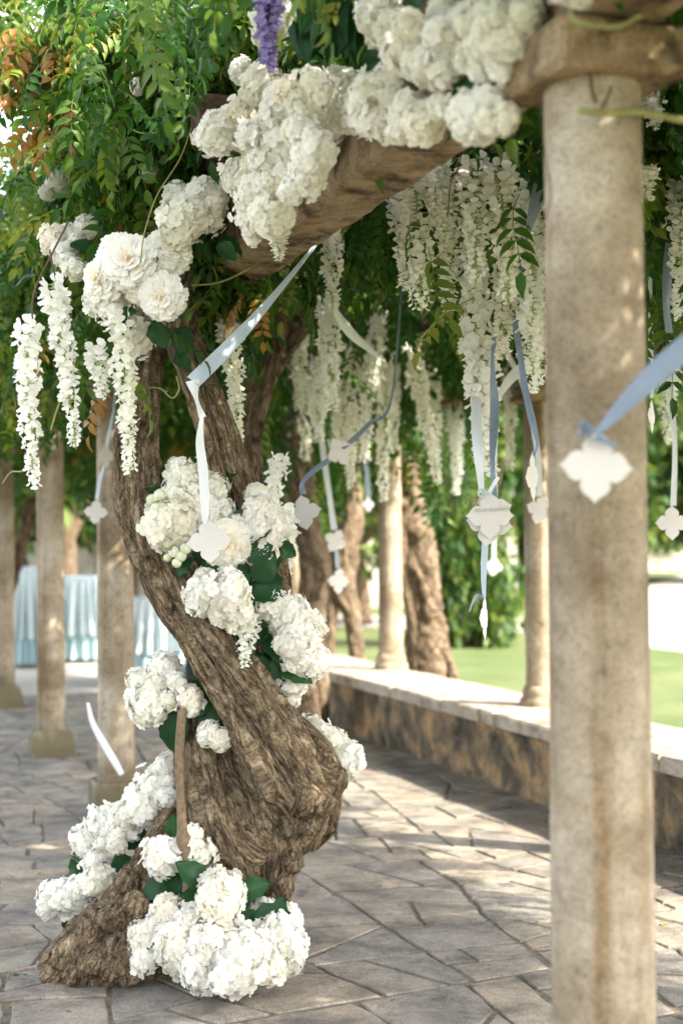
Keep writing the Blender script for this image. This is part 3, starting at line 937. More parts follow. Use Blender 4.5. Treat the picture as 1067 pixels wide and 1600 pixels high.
tendril([(845, 120, 3.0), (850, 230, 2.96), (860, 300, 2.955), (850, 350, 2.96)], 1.2, M['twig'])

# ------------------------------------------------------------------ leaves
def compound_leaf(n_pairs=5, full=True, tint=0.3, seed=0, length=0.26, leaflet=0.075):
    """a pinnate wisteria leaf drooping from the origin along +X"""
    rr = random.Random(seed)
    V, F, T = [], [], []
    def rach(s): return np.array([s * length, 0.012 * math.sin(s * 5 + seed), -0.38 * length * s * s])
    def leaflet_at(p, d, up, l, w, t):
        d = d / np.linalg.norm(d)
        sd = np.cross(up, d); sd /= np.linalg.norm(sd) + 1e-9
        nn = np.cross(d, sd)
        b = len(V)
        if full:
            prof = [(0.0, 0.0, 0), (0.24, 0.47, 0.03), (0.55, 0.46, 0.0), (0.80, 0.22, -0.09), (1.0, 0.0, -0.22)]
            V.append(p); T.append(t)
            for s_, hw, dz in prof[1:-1]:
                c = p + d * l * s_ + nn * l * dz
                for sg in (-1, 0, 1):
                    V.append(c + sd * sg * hw * w - nn * (-0.14 * w if sg else 0.05 * w)); T.append(t)
            V.append(p + d * l + nn * l * prof[-1][2]); T.append(t)
            F.extend([(b, b + 1, b + 2), (b, b + 2, b + 3)])
            for k in range(2):
                o_ = b + 1 + k * 3
                for q in (0, 1):
                    F.extend([(o_ + q, o_ + q + 3, o_ + q + 4), (o_ + q, o_ + q + 4, o_ + q + 1)])
            o_ = b + 7
            F.extend([(o_, b + 10, o_ + 1), (o_ + 1, b + 10, o_ + 2)])
        else:
            V.extend([p, p + d * l * 0.45 + sd * w * 0.5 + nn * 0.1 * w, p + d * l - nn * l * 0.15, p + d * l * 0.45 - sd * w * 0.5 + nn * 0.1 * w])
            T.extend([t] * 4)
            F.extend([(b, b + 1, b + 2), (b, b + 2, b + 3)])
    up = np.array([0, 0, 1.0])
    for i in range(n_pairs):
        s = 0.25 + 0.72 * i / n_pairs
        p = rach(s)
        l = leaflet * (1 - 0.25 * abs(i / n_pairs - 0.35)) * rr.uniform(0.85, 1.1)
        for sg in (-1, 1):
            d = np.array([0.55, sg * 1.0, -0.45 + rr.uniform(-.3, .25)])
            leaflet_at(p, d, up + np.array([0.2, sg * 0.3, 0]) + np.array([rr.uniform(-.2, .2), rr.uniform(-.2, .2), 0]), l, l * 0.44, tint + rr.uniform(-.05, .05))
    p = rach(1.0)
    leaflet_at(p, np.array([0.8, rr.uniform(-.2, .2), -0.7]), up, leaflet * 1.05, leaflet * 0.44, tint)
    if full:
        ks = 5
        b = len(V)
        for k in range(ks):
            p = rach(k / (ks - 1))
            for a in range(3):
                t = a * 2.094
                V.append(p + np.array([0, math.cos(t), math.sin(t)]) * 0.0016); T.append(min(1, tint + 0.25))
        for k in range(ks - 1):
            for a in range(3):
                a2 = (a + 1) % 3
                q = [b + k * 3 + a, b + k * 3 + a2, b + k * 3 + 3 + a2, b + k * 3 + 3 + a]
                F.extend([(q[0], q[1], q[2]), (q[0], q[2], q[3])])
    return np.array(V), np.array(F), np.array(T)

TINTS = [0.12, 0.22, 0.32, 0.42, 0.55, 0.70, 0.93]
FULL = [compound_leaf(5, True, t, i) for i, t in enumerate(TINTS)]
LITE = [compound_leaf(5, False, t, i) for i, t in enumerate(TINTS)]
FULL_ME = [mesh_np('leaf', v, f, M['leaf'], True, {'tint': t}) for v, f, t in FULL]
def leaf_rot(rng, n, pitch=(20, 80), yaw=None):
    """matrices for drooping leaves"""
    yw = rng.uniform(0, 2 * math.pi, n) if yaw is None else yaw
    pt = np.radians(rng.uniform(pitch[0], pitch[1], n))
    rl = rng.normal(0, 0.45, n)
    cy, sy, cp, sp, cr, sr = np.cos(yw), np.sin(yw), np.cos(pt), np.sin(pt), np.cos(rl), np.sin(rl)
    Z = np.zeros(n); One = np.ones(n)
    Rz = np.stack([np.stack([cy, -sy, Z], 1), np.stack([sy, cy, Z], 1), np.stack([Z, Z, One], 1)], 1)
    Ry = np.stack([np.stack([cp, Z, sp], 1), np.stack([Z, One, Z], 1), np.stack([-sp, Z, cp], 1)], 1)
    Rx = np.stack([np.stack([One, Z, Z], 1), np.stack([Z, cr, -sr], 1), np.stack([Z, sr, cr], 1)], 1)
    return Rz @ Ry @ Rx
def joined(name, tmpl, var, pos, rot, scl, mat):
    V, F, T = [], [], []
    n = 0
    for k, (v, f, t) in enumerate(tmpl):
        ix = np.where(var == k)[0]
        if not len(ix): continue
        w = np.einsum('nij,vj->nvi', rot[ix], v) * scl[ix][:, None, None] + pos[ix][:, None, :]
        V.append(w.reshape(-1, 3))
        F.append((f[None] + (np.arange(len(ix)) * len(v))[:, None, None]).reshape(-1, 3) + n)
        T.append(np.tile(t, len(ix)))
        n += len(ix) * len(v)
    return mesh_np(name, np.vstack(V), np.vstack(F), mat, True, {'tint': np.concatenate(T)})

def clumps(lst, rng):
    pos, var = [], []
    for px, py, Z, rp, n, *br in lst:
        c = np.array(P(px, py, Z))
        r_ = S(rp, Z)
        d = rng.normal(0, 1, (n, 3))
        d /= np.linalg.norm(d, axis=1)[:, None]
        d *= (rng.uniform(0.15, 1, n) ** 0.5)[:, None] * r_
        d[:, 1] *= 1.1
        pos.append(c + d)
        pr = br[0] if br else [0.10, 0.15, 0.22, 0.24, 0.19, 0.08, 0.02]
        var.append(rng.choice(7, n, p=pr))
    return np.vstack(pos), np.concatenate(var)
BRONZE = [0.02, 0.05, 0.1, 0.13, 0.15, 0.2, 0.35]
BRIGHT = [0.03, 0.1, 0.15, 0.25, 0.25, 0.2, 0.02]  # lighter, yellower tints put sunlight into the leaf colour
front = [
    (40, 40, 6.6, 90, 70, BRIGHT), (130, 50, 6.0, 100, 90), (230, 50, 5.5, 105, 100), (320, 50, 5.2, 90, 90), (410, 20, 5.0, 55, 35),
    (70, 110, 5.9, 60, 34, BRONZE), (110, 180, 5.7, 50, 26, BRONZE), (60, 60, 5.9, 50, 20, BRONZE), (120, 330, 5.6, 26, 8, BRONZE), (190, 190, 5.1, 20, 5, BRIGHT), (300, 160, 4.95, 16, 3, BRIGHT), (190, 150, 5.8, 105, 90), (270, 150, 5.5, 85, 70), (330, 100, 5.25, 60, 40), (215, 240, 5.6, 95, 90),
    (130, 250, 6.2, 80, 60), (60, 320, 7.2, 80, 50, BRIGHT), (140, 320, 6.3, 85, 70), (220, 320, 5.7, 60, 40), (40, 400, 7.4, 80, 60, BRIGHT),
    (110, 400, 6.6, 70, 50), (20, 470, 7.8, 70, 50), (90, 480, 7.2, 55, 35), (160, 500, 6.2, 40, 16), (310, 250, 5.45, 45, 24), (300, 400, 5.8, 40, 20),
    (340, 390, 5.75, 50, 28), (360, 440, 5.8, 45, 24), (330, 480, 5.9, 35, 14), (400, 390, 6.0, 50, 24), (440, 420, 6.3, 50, 24), (400, 450, 5.6, 20, 4, BRONZE), (410, 500, 6.6, 30, 10),
    (160, 570, 5.5, 22, 5, BRONZE), (175, 540, 5.3, 18, 3), (215, 440, 5.1, 18, 4), (175, 420, 5.15, 20, 4), (230, 490, 5.1, 22, 5),
    (470, 30, 4.75, 45, 22), (500, 60, 4.7, 36, 16), (530, 30, 4.7, 45, 22), (570, 40, 4.5, 35, 16), (610, 120, 4.2, 25, 8), (700, 140, 3.9, 26, 8), (780, 140, 3.7, 20, 6),
    (420, 80, 4.6, 40, 16), (480, 90, 4.5, 40, 16), (450, 60, 4.55, 40, 18), (520, 95, 4.35, 35, 14), (560, 90, 4.3, 30, 12), (640, 20, 4.1, 40, 12), (720, 10, 3.9, 40, 10),
    (650, 290, 5.7, 34, 16), (690, 265, 5.3, 32, 16), (625, 310, 6.0, 30, 14), (730, 235, 5.0, 30, 12), (590, 340, 6.4, 34, 14), (675, 310, 5.9, 26, 10), (805, 300, 4.6, 18, 5), (760, 360, 4.65, 14, 4), (672, 380, 4.8, 16, 4), (720, 420, 4.8, 14, 4), (745, 470, 5.0, 14, 4), (815, 450, 4.7, 14, 4), (770, 300, 4.6, 14, 3), (650, 330, 4.8, 14, 3),
    (660, 330, 6.5, 35, 12), (720, 250, 5.6, 35, 14), (740, 300, 5.4, 30, 10), (790, 260, 5.0, 40, 16), (830, 250, 4.6, 35, 14), (760, 420, 5.5, 30, 8), (700, 420, 6.0, 22, 5), (820, 380, 5.2, 25, 6),
    (1020, 100, 4.6, 40, 26), (1040, 220, 4.8, 40, 28), (1030, 330, 5.0, 40, 26), (1045, 440, 5.2, 35, 18), (1015, 250, 4.6, 16, 5), (1060, 60, 4.4, 40, 24), (1030, 500, 5.4, 25, 8),
]
# ------------------------------------------------------------------ flowers
CLEAR = [(426, 20, 16, 4.15), (424, 60, 14, 4.15), (422, 95, 10, 4.15), (355, 165, 36, 4.8), (338, 158, 26, 4.8), (300, 225, 14, 5.2)]
CLEAR += [(x, y, r_, ZA(x, -0.11)) for x, y, r_ in ((480, 330, 22), (520, 300, 30), (560, 275, 36), (610, 245, 32), (660, 225, 26), (700, 210, 22))]
CLEAR += [(x, y, 9, 7.5) for x, y in ((446, 420), (443, 460), (440, 500), (432, 550), (420, 600), (405, 640), (398, 690), (490, 460), (470, 510), (440, 550), (410, 590), (385, 630))]
CLEAR += [(x, y, 10, 12.2) for x, y in ((455, 540), (460, 590), (466, 640), (468, 690), (470, 740), (500, 560), (484, 605))]
CLEAR += [(x, y, 70, 3.0) for x in (850, 920, 990) for y in range(100, 700, 90)]
def petal_grid(l, w, cup, curl, rows=(0.04, 0.4, 0.76, 1.0), hw=(0.22, 0.86, 1.02, 0.6)):
    """returns verts (rows*3) along +X, tint from base to tip, faces"""
    V, T = [], []
    for s_, h in zip(rows, hw):
        for sg in (-1, 0, 1):
            V.append((s_ * l - (0.06 * l if sg and s_ == 1.0 else 0), sg * h * w * 0.5, cup * l * s_ * s_ + (0.10 * w if sg else 0) + curl * l * max(0, s_ - 0.6)))
            T.append(s_)
    F = []
    for r_ in range(len(rows) - 1):
        for q in (0, 1):
            a = r_ * 3 + q
            F += [(a, a + 3, a + 4), (a, a + 4, a + 1)]
    return np.array(V), np.array(T), np.array(F)

def basis_from_normal(nrm, spin):
    nrm = nrm / np.linalg.norm(nrm)
    a = np.array([0, 0, 1.0]) if abs(nrm[2]) < 0.9 else np.array([1.0, 0, 0])
    x = np.cross(a, nrm); x /= np.linalg.norm(x)
    y = np.cross(nrm, x)
    c, s_ = math.cos(spin), math.sin(spin)
    return np.stack([x * c + y * s_, -x * s_ + y * c, nrm], 1)
def Rz3(t):
    c, s_ = math.cos(t), math.sin(t)
    return np.array([[c, -s_, 0], [s_, c, 0], [0, 0, 1]])
def hydrangea(seed, n=125, loose=0.06, big=1.0):
    """unit-radius flower head of four-petalled florets"""
    rng = np.random.default_rng(seed)
    V, F, T = [], [], []
    cnt = 0
    ga = math.pi * (3 - math.sqrt(5))
    for i in range(n):
        z = 1 - 2 * (i + 0.5) / n
        rr_ = math.sqrt(1 - z * z)
        d = np.array([rr_ * math.cos(ga * i), rr_ * math.sin(ga * i), z]) + rng.normal(0, 0.06, 3)
        d /= np.linalg.norm(d)
        lump = 1 + 0.34 * (fbm(d[None] * 1.7 + seed * 3, seed, 2)[0] - 0.5) * 2
        pos = d * (0.86 * lump + rng.normal(0, loose))
        Bm = basis_from_normal(d + rng.normal(0, 0.27, 3), rng.uniform(0, 6.28))
        sz = rng.uniform(0.24, 0.32) * big
        cup = rng.uniform(-0.05, 0.34)
        for k in range(4):
            pv, pt, pf = petal_grid(sz * rng.uniform(0.9, 1.08), sz * 0.98, cup + rng.normal(0, .10), rng.uniform(-0.4, 0.1))
            pv = pv @ Rz3(k * math.pi / 2 + rng.normal(0, .08)).T
            V.append(pv @ Bm.T + pos)
            F.append(pf + cnt); cnt += len(pv)
            T.append(pt)
    # inner florets seen through the gaps: a lumpy pale heart
    nu, nv = 20, 12
    sv = []
    for j in range(nv + 1):
        for i in range(nu):
            ph, th_ = math.pi * j / nv, 2 * math.pi * i / nu
            sv.append((math.sin(ph) * math.cos(th_), math.sin(ph) * math.sin(th_), math.cos(ph)))
    sv = np.array(sv)
    sv = sv * (0.74 * (1 + 0.34 * (fbm(sv * 1.7 + seed * 3, seed, 2) - 0.5) * 2) + 0.10 * (vnoise(sv * 7, seed) - 0.5))[:, None]
    sf = []
    for j in range(nv):
        for i in range(nu):
            a, b_, c_, d_ = j * nu + i, j * nu + (i + 1) % nu, (j + 1) * nu + (i + 1) % nu, (j + 1) * nu + i
            sf += [(a, d_, c_), (a, c_, b_)]
    V.append(sv); F.append(np.array(sf) + cnt); T.append(np.full(len(sv), 0.4)); cnt += len(sv)
    return np.vstack(V), np.vstack(F), np.concatenate(T)
HYD = []
for s_, (n_, lo_, bg_) in enumerate([(125, 0.06, 1.0), (105, 0.10, 1.08), (140, 0.05, 0.92), (95, 0.12, 1.15), (120, 0.08, 1.0), (85, 0.14, 1.2), (130, 0.07, 0.95), (110, 0.11, 1.05)]):
    v, f, t = hydrangea(100 + s_, n_, lo_, bg_)
    HYD.append(mesh_np('hydrangea_head', v, f, M['petal'], True, {'tint': t}))

def peony(seed):
    rng = np.random.default_rng(seed)
    V, F, T = [], [], []
    cnt = 0
    n = 120
    for k in range(n):
        q0 = (k + 0.5) / n
        th = math.acos(1 - q0 * 1.12)                      # angle from the axis of the flower
        az = k * 2.39996 + rng.normal(0, 0.15)
        d = np.array([math.sin(th) * math.cos(az), math.sin(th) * math.sin(az), math.cos(th)])
        out = np.array([math.cos(th) * math.cos(az), math.cos(th) * math.sin(az), -math.sin(th)])
        lift = rng.uniform(0.35, 0.75)
        x_ = out * math.cos(lift) + d * math.sin(lift) + rng.normal(0, .12, 3)
        x_ /= np.linalg.norm(x_)
        y_ = np.cross(d, x_); y_ /= np.linalg.norm(y_)
        z_ = np.cross(x_, y_)
        l = rng.uniform(0.40, 0.52) * (0.62 + 0.38 * min(1, th)); wd = l * rng.uniform(0.8, 1.15)
        base = d * (0.78 * (1 + rng.normal(0, .03))) - out * l * 0.5
        base[2] *= 0.8
        g = 6
        ph, ph2 = rng.uniform(0, 6.28), rng.uniform(0, 6.28)
        vs, ts = [], []
        for i in range(g):
            s_ = i / (g - 1)
            for j in range(g):
                q = (j / (g - 1) - 0.5) * 2
                hw = wd * 0.5 * (0.3 + 0.7 * math.sin(min(1, s_ * 1.25) * math.pi / 2)) * (1.0 if s_ < 0.99 else 0.8)
                notch = (0.10 * abs(math.sin(q * 3.3 + ph)) + 0.06 * q * q) * (s_ > 0.95)
                vs.append(base + x_ * l * (s_ - notch) + y_ * q * hw + z_ * l * (0.22 * s_ * s_ - 0.10 * q * q * (1 - s_) + 0.07 * math.sin(q * 4.5 + ph2) * s_ * s_))
                ts.append(min(1, 0.30 + 0.7 * s_) if th > 0.36 else 0.10 + 0.4 * s_)
        fs = []
        for i in range(g - 1):
            for j in range(g - 1):
                a = i * g + j
                fs += [(a, a + g, a + g + 1), (a, a + g + 1, a + 1)]
        V.append(np.array(vs)); F.append(np.array(fs) + cnt); T.append(np.array(ts)); cnt += len(vs)
    nu, nv = 18, 10
    sv = np.array([(math.sin(math.pi * j / nv) * math.cos(2 * math.pi * i / nu), math.sin(math.pi * j / nv) * math.sin(2 * math.pi * i / nu), math.cos(math.pi * j / nv) * 0.8) for j in range(nv + 1) for i in range(nu)]) * 0.66
    sf = []
    for j in range(nv):
        for i in range(nu):
            a, b_, c_, d_ = j * nu + i, j * nu + (i + 1) % nu, (j + 1) * nu + (i + 1) % nu, (j + 1) * nu + i
            sf += [(a, d_, c_), (a, c_, b_)]
    V.append(sv); F.append(np.array(sf) + cnt); T.append(np.full(len(sv), 0.4)); cnt += len(sv)
    return np.vstack(V), np.vstack(F), np.concatenate(T)
PEO = [mesh_np('peony', *peony(s_)[:2], M['cream'], True, {'tint': peony(s_)[2]}) for s_ in (1, 2)]

def raceme(seed, length=1.0, n=95, width=0.105, violet=False, top_w=1.0):
    """hanging wisteria flower cluster, origin at the top, hanging along -Z"""
    rng = np.random.default_rng(seed)
    V, F, T = [], [], []
    cnt = 0
    bend = rng.normal(0, 0.025, 2)
    def axis(s_): return np.array([bend[0] * math.sin(s_ * 2.4), bend[1] * math.sin(s_ * 2.0), -s_ * length])
    for i in range(n):
        s_ = (i + rng.uniform(0, 1)) / n
        az = i * 2.39996 + rng.normal(0, 0.4)
        taper = (1.0 - 0.62 * s_ ** 1.5) * (0.75 + 0.25 * math.sin(s_ * 21 + seed)) * (0.55 + 0.45 * min(1, s_ * 8))
        rad = width * 0.42 * taper * rng.uniform(0.6, 1.1)
        d = np.array([math.cos(az), math.sin(az), rng.uniform(-0.5, 0.3)])
        p0 = axis(s_)
        pos = p0 + np.array([math.cos(az), math.sin(az), 0]) * rad
        sz = 0.0275 * (1.08 - 0.55 * s_) * rng.uniform(0.85, 1.15)
        Bm = basis_from_normal(d, rng.uniform(-0.4, 0.4) + math.pi / 2)
        for k, (ang, ll, ww, cp) in enumerate(((0.0, 1.25, 1.5, 0.25), (math.pi - 0.5, 1.0, 0.9, 0.7), (math.pi + 0.5, 1.0, 0.9, 0.7))):
            pv, pt, pf = petal_grid(sz * ll, sz * ww * 0.9, cp + rng.normal(0, .15), 0.1)
            pv = pv @ Rz3(ang + rng.normal(0, .2)).T
            V.append(pv @ Bm.T + pos); F.append(pf + cnt); T.append(0.32 + pt * 0.68); cnt += len(pv)
        # stalk
        b = np.array([p0 + (0, 0, 0.004), p0 - (0, 0, 0.004), pos * 1.0])
        b2 = np.array([p0 + (.003, 0, 0.004), p0 - (.003, 0, -0.004), pos])
        V.append(b); F.append(np.array([[0, 1, 2]]) + cnt); T.append(np.zeros(3)); cnt += 3
        V.append(b2); F.append(np.array([[0, 1, 2]]) + cnt); T.append(np.zeros(3)); cnt += 3
    ks = 14
    b0 = cnt
    for k in range(ks):
        c = axis(k / (ks - 1) * 1.03)
        for a in range(4):
            V.append((c + 0.0022 * np.array([math.cos(a * 1.57), math.sin(a * 1.57), 0]))[None]); T.append(np.zeros(1)); cnt += 1
    fs = []
    for k in range(ks - 1):
        for a in range(4):
            q = [b0 + k * 4 + a, b0 + k * 4 + (a + 1) % 4, b0 + k * 4 + 4 + (a + 1) % 4, b0 + k * 4 + 4 + a]
            fs += [(q[0], q[1], q[2]), (q[0], q[2], q[3])]
    F.append(np.array(fs))
    return np.vstack(V), np.vstack(F), np.concatenate(T)
RAC = {}
def raceme_mesh(kind, seed):
    key = (kind, seed)
    if key not in RAC:
        ln, n, w_ = {'long': (0.60, 112, 0.115), 'mid': (0.42, 80, 0.125), 'short': (0.24, 46, 0.11), 'fat': (0.50, 96, 0.155)}[kind]
        v, f, t = raceme(seed, ln, n, w_)
        RAC[key] = mesh_np('raceme', v, f, M['raceme'], True, {'tint': t})
    return RAC[key]
RLEN = {'long': 0.60, 'mid': 0.42, 'short': 0.24, 'fat': 0.50}
rr = random.Random(77)
def hang_raceme(px, y0, y1, Z, kind, label, group, px2=None):
    CLEAR.extend([(px + ((px2 if px2 is not None else px) - px) * q / 6, y0 + (y1 - y0) * q / 6, (1 - 0.6 * q / 6) * (0.06 if kind != 'fat' else 0.085) * FPX / Z, Z) for q in range(1, 7)])
    top = P(px, y0, Z); bot = P(px2 if px2 is not None else px, y1, Z)
    s_ = (top - bot).length / RLEN[kind]
    o = link('wisteria_raceme', raceme_mesh(kind, rr.randrange(3)), None, top)
    d = (top - bot).normalized()
    q = Vector((0, 0, 1)).rotation_difference(d)
    o.rotation_euler = (q.to_matrix() @ Matrix.Rotation(rr.uniform(0, 6.28), 3, 'Z')).to_euler()
    w = (0.5 + 0.5 * s_) * (1.0 if Z > 5.6 or px < 500 else 1.08)
    o.scale = (w, w, s_)
    return tag(o, label, 'flower', group)
GL = 'white wisteria clusters hanging left of the trunk'
hang_raceme(44, 503, 760, 5.15, 'long', 'leftmost long white wisteria cluster, hanging in front of the mossy-based column', GL, 63)
hang_raceme(84, 440, 694, 5.2, 'long', 'long white wisteria cluster second from the left edge, bronze leaves beside it', GL, 117)
hang_raceme(188, 485, 738, 5.12, 'long', 'long white wisteria cluster hanging against the upper left trunk under the peonies', GL, 202)
hang_raceme(150, 540, 622, 5.3, 'short', 'short white wisteria cluster among bronze leaves below the peonies', GL, 160)
hang_raceme(358, 497, 700, 5.75, 'long', 'white wisteria cluster right of the forked trunk, crossed by the pale ribbon', 'white wisteria clusters behind the trunk', 372)
GB = 'white wisteria clusters under the stone beam'
hang_raceme(520, 345, 480, 5.9, 'mid', 'white wisteria cluster tied with ribbon at the lower end of the stone beam', GB, 524)
hang_raceme(512, 470, 640, 6.8, 'mid', 'white wisteria cluster directly below the ribboned one at the beam end', GB, 520)
cur = 'white wisteria clusters massed in the far curtain'
for k, (x, y0, y1, Z, kd) in enumerate([(498, 560, 690, 8.5, 'mid'), (540, 540, 700, 9, 'fat'), (570, 560, 720, 9, 'fat'), (604, 545, 780, 9.2, 'long'), (590, 480, 640, 8.6, 'mid'), (470, 520, 640, 8.8, 'mid'), (548, 640, 760, 9.4, 'mid'), (615, 560, 700, 10, 'long'), (520, 600, 720, 10.5, 'mid'), (480, 590, 720, 10, 'fat')]):
    hang_raceme(x, y0, y1, Z, kd, ['leftmost blurred white cluster of the far curtain, beside the forked vine', 'thick blurred white cluster in the far curtain above the slanting blue ribbon', 'thick blurred white cluster in the middle of the far curtain', 'longest blurred white cluster of the far curtain, in front of the white column', 'blurred white cluster near the loose pale ribbon end at the top of the curtain', 'blurred white cluster behind the upper part of the forked vine trunk', 'blurred white cluster at the bottom of the far curtain behind the small tilted card', 'rightmost blurred white cluster of the far curtain, against the white column', 'faint white cluster deepest in the far curtain, behind the small tilted card', 'thick faint white cluster at the lower left of the far curtain'][k], cur)
hang_raceme(648, 262, 485, 4.95, 'fat', 'full white wisteria cluster with leafy top, leftmost of those beside the nearest column', GB, 655)
hang_raceme(676, 272, 330, 4.85, 'short', 'small white wisteria tuft hanging close under the stone beam', GB)
hang_raceme(702, 285, 490, 5.15, 'long', 'white wisteria cluster half behind the full one, second from left under the beam', GB, 706)
hang_raceme(640, 535, 755, 8.6, 'long', 'white wisteria cluster hanging alone before the dark shrub', 'white wisteria clusters far down the walk', 682)
hang_raceme(712, 640, 770, 11, 'mid', 'faint sunlit wisteria cluster far behind, left of the long ribbon', 'white wisteria clusters far down the walk')
hang_raceme(672, 560, 720, 10.5, 'mid', 'blurred wisteria cluster just behind the lone hanging one', 'white wisteria clusters far down the walk')
hang_raceme(795, 560, 735, 10, 'long', 'blurred wisteria cluster behind the pale ribbons beside the nearest column', 'white wisteria clusters far down the walk')
GC = 'white wisteria clusters beside the nearest column'
hang_raceme(738, 395, 740, 5.45, 'long', 'longest white wisteria cluster, its tip just above the lettered card', GC, 762)
hang_raceme(740, 250, 440, 4.75, 'fat', 'broad white wisteria cluster above the longest one', GC, 742)
hang_raceme(778, 258, 470, 4.7, 'fat', 'broad white wisteria cluster in the middle of the group by the nearest column', GC, 788)
hang_raceme(788, 420, 560, 5.3, 'mid', 'shorter white wisteria cluster ending beside the blue ribbon', GC, 786)
hang_raceme(822, 300, 500, 5.0, 'fat', 'broad white wisteria cluster touching the left side of the nearest column', GC, 822)
hang_raceme(828, 460, 610, 5.1, 'mid', 'white wisteria cluster tapering down next to the nearest column', GC, 838)
hang_raceme(752, 540, 738, 5.42, 'mid', 'slender white wisteria tip alongside the longest one, above the lettered card', GC, 766)
hang_raceme(728, 300, 470, 5.1, 'mid', 'narrow white wisteria cluster at the left edge of the column group', GC, 730)
hang_raceme(840, 380, 590, 5.3, 'fat', 'white wisteria cluster half behind the left edge of the nearest column', GC, 842)
hang_raceme(628, 300, 450, 5.25, 'mid', 'thin white wisteria cluster just left of the full one under the beam', GB, 632)
hang_raceme(688, 250, 380, 4.9, 'mid', 'white wisteria cluster between the full one and its neighbour, partly hidden', GB, 690)
GR = 'white wisteria clusters right of the nearest column'
hang_raceme(1013, 145, 200, 4.3, 'short', 'small white blossom tuft at the top right beside the column', GR)
hang_raceme(1012, 262, 312, 4.4, 'short', 'small white blossom tuft halfway up the right side of the column', GR)
hang_raceme(1063, 285, 500, 4.8, 'long', 'white wisteria cluster cut by the right edge', GR)
hang_raceme(1046, 560, 690, 7.5, 'mid', 'blurred white wisteria cluster hanging beside the right-hand card ribbon', GR)
v, f, t = raceme(9, 0.32, 80, 0.10)
o = link('violet_wisteria_raceme', mesh_np('raceme', v, f, M['violet'], True, {'tint': t}), None, P(428, -45, 3.95), None, (0.95, 0.95, 0.85))
tag(o, 'violet wisteria cluster hanging at the top of the picture', 'flower')

def broad_leaf(seed=0):
    """ovate toothed leaf along +X, unit length"""
    V, F, T = [], [], []
    n = 9
    for i in range(n):
        s_ = i / (n - 1)
        hw = 0.36 * math.sin(math.pi * min(1, s_ ** 0.8)) ** 0.8 * (1 if s_ < 0.95 else 0.3)
        tooth = 1.0 + (0.08 if i % 2 else -0.05)
        for q in (-1, -0.5, 0, 0.5, 1):
            V.append((s_ * (1 if abs(q) < .9 else 0.99), q * hw * tooth, 0.16 * abs(q) * hw * 2 - 0.22 * s_ * s_ + 0.03 * math.sin(s_ * 12 + abs(q) * 3) * abs(q)))
            T.append(0.25 + (0.25 if q == 0 else 0) + 0.3 * (seed % 3) / 3)
    for i in range(n - 1):
        for j in range(4):
            a = i * 5 + j
            F += [(a, a + 5, a + 6), (a, a + 6, a + 1)]
    return mesh_np('leaf', np.array(V), np.array(F), M['dark_leaf'], True, {'tint': T})
BROAD = [broad_leaf(s_) for s_ in range(3)]
def bud_mesh():
    V, F, T = [], [], []
    cnt = 0
    for k in range(7):
        vs, ts = [], []
        for i in range(6):
            s_ = i / 5
            for j in range(5):
                q = (j / 4 - 0.5) * 2
                a = q * 0.75 * (1 - 0.5 * s_)
                rr_ = math.sin(math.pi * (0.08 + 0.84 * s_) * 0.95) * 0.9 + 0.08 * (k % 2) + 0.05
                vs.append((rr_ * math.cos(a), rr_ * math.sin(a), -1 + 2.1 * s_)); ts.append(min(1, 0.15 + s_))
        fs = []
        for i in range(5):
            for j in range(4):
                a = i * 5 + j
                fs += [(a, a + 5, a + 6), (a, a + 6, a + 1)]
        V.append(np.array(vs) @ Rz3(k * 0.9).T); F.append(np.array(fs) + cnt); T.append(np.array(ts)); cnt += len(vs)
    return mesh_np('bud', np.vstack(V), np.vstack(F), M['bud'], True, {'tint': np.concatenate(T)})
BUD = bud_mesh()

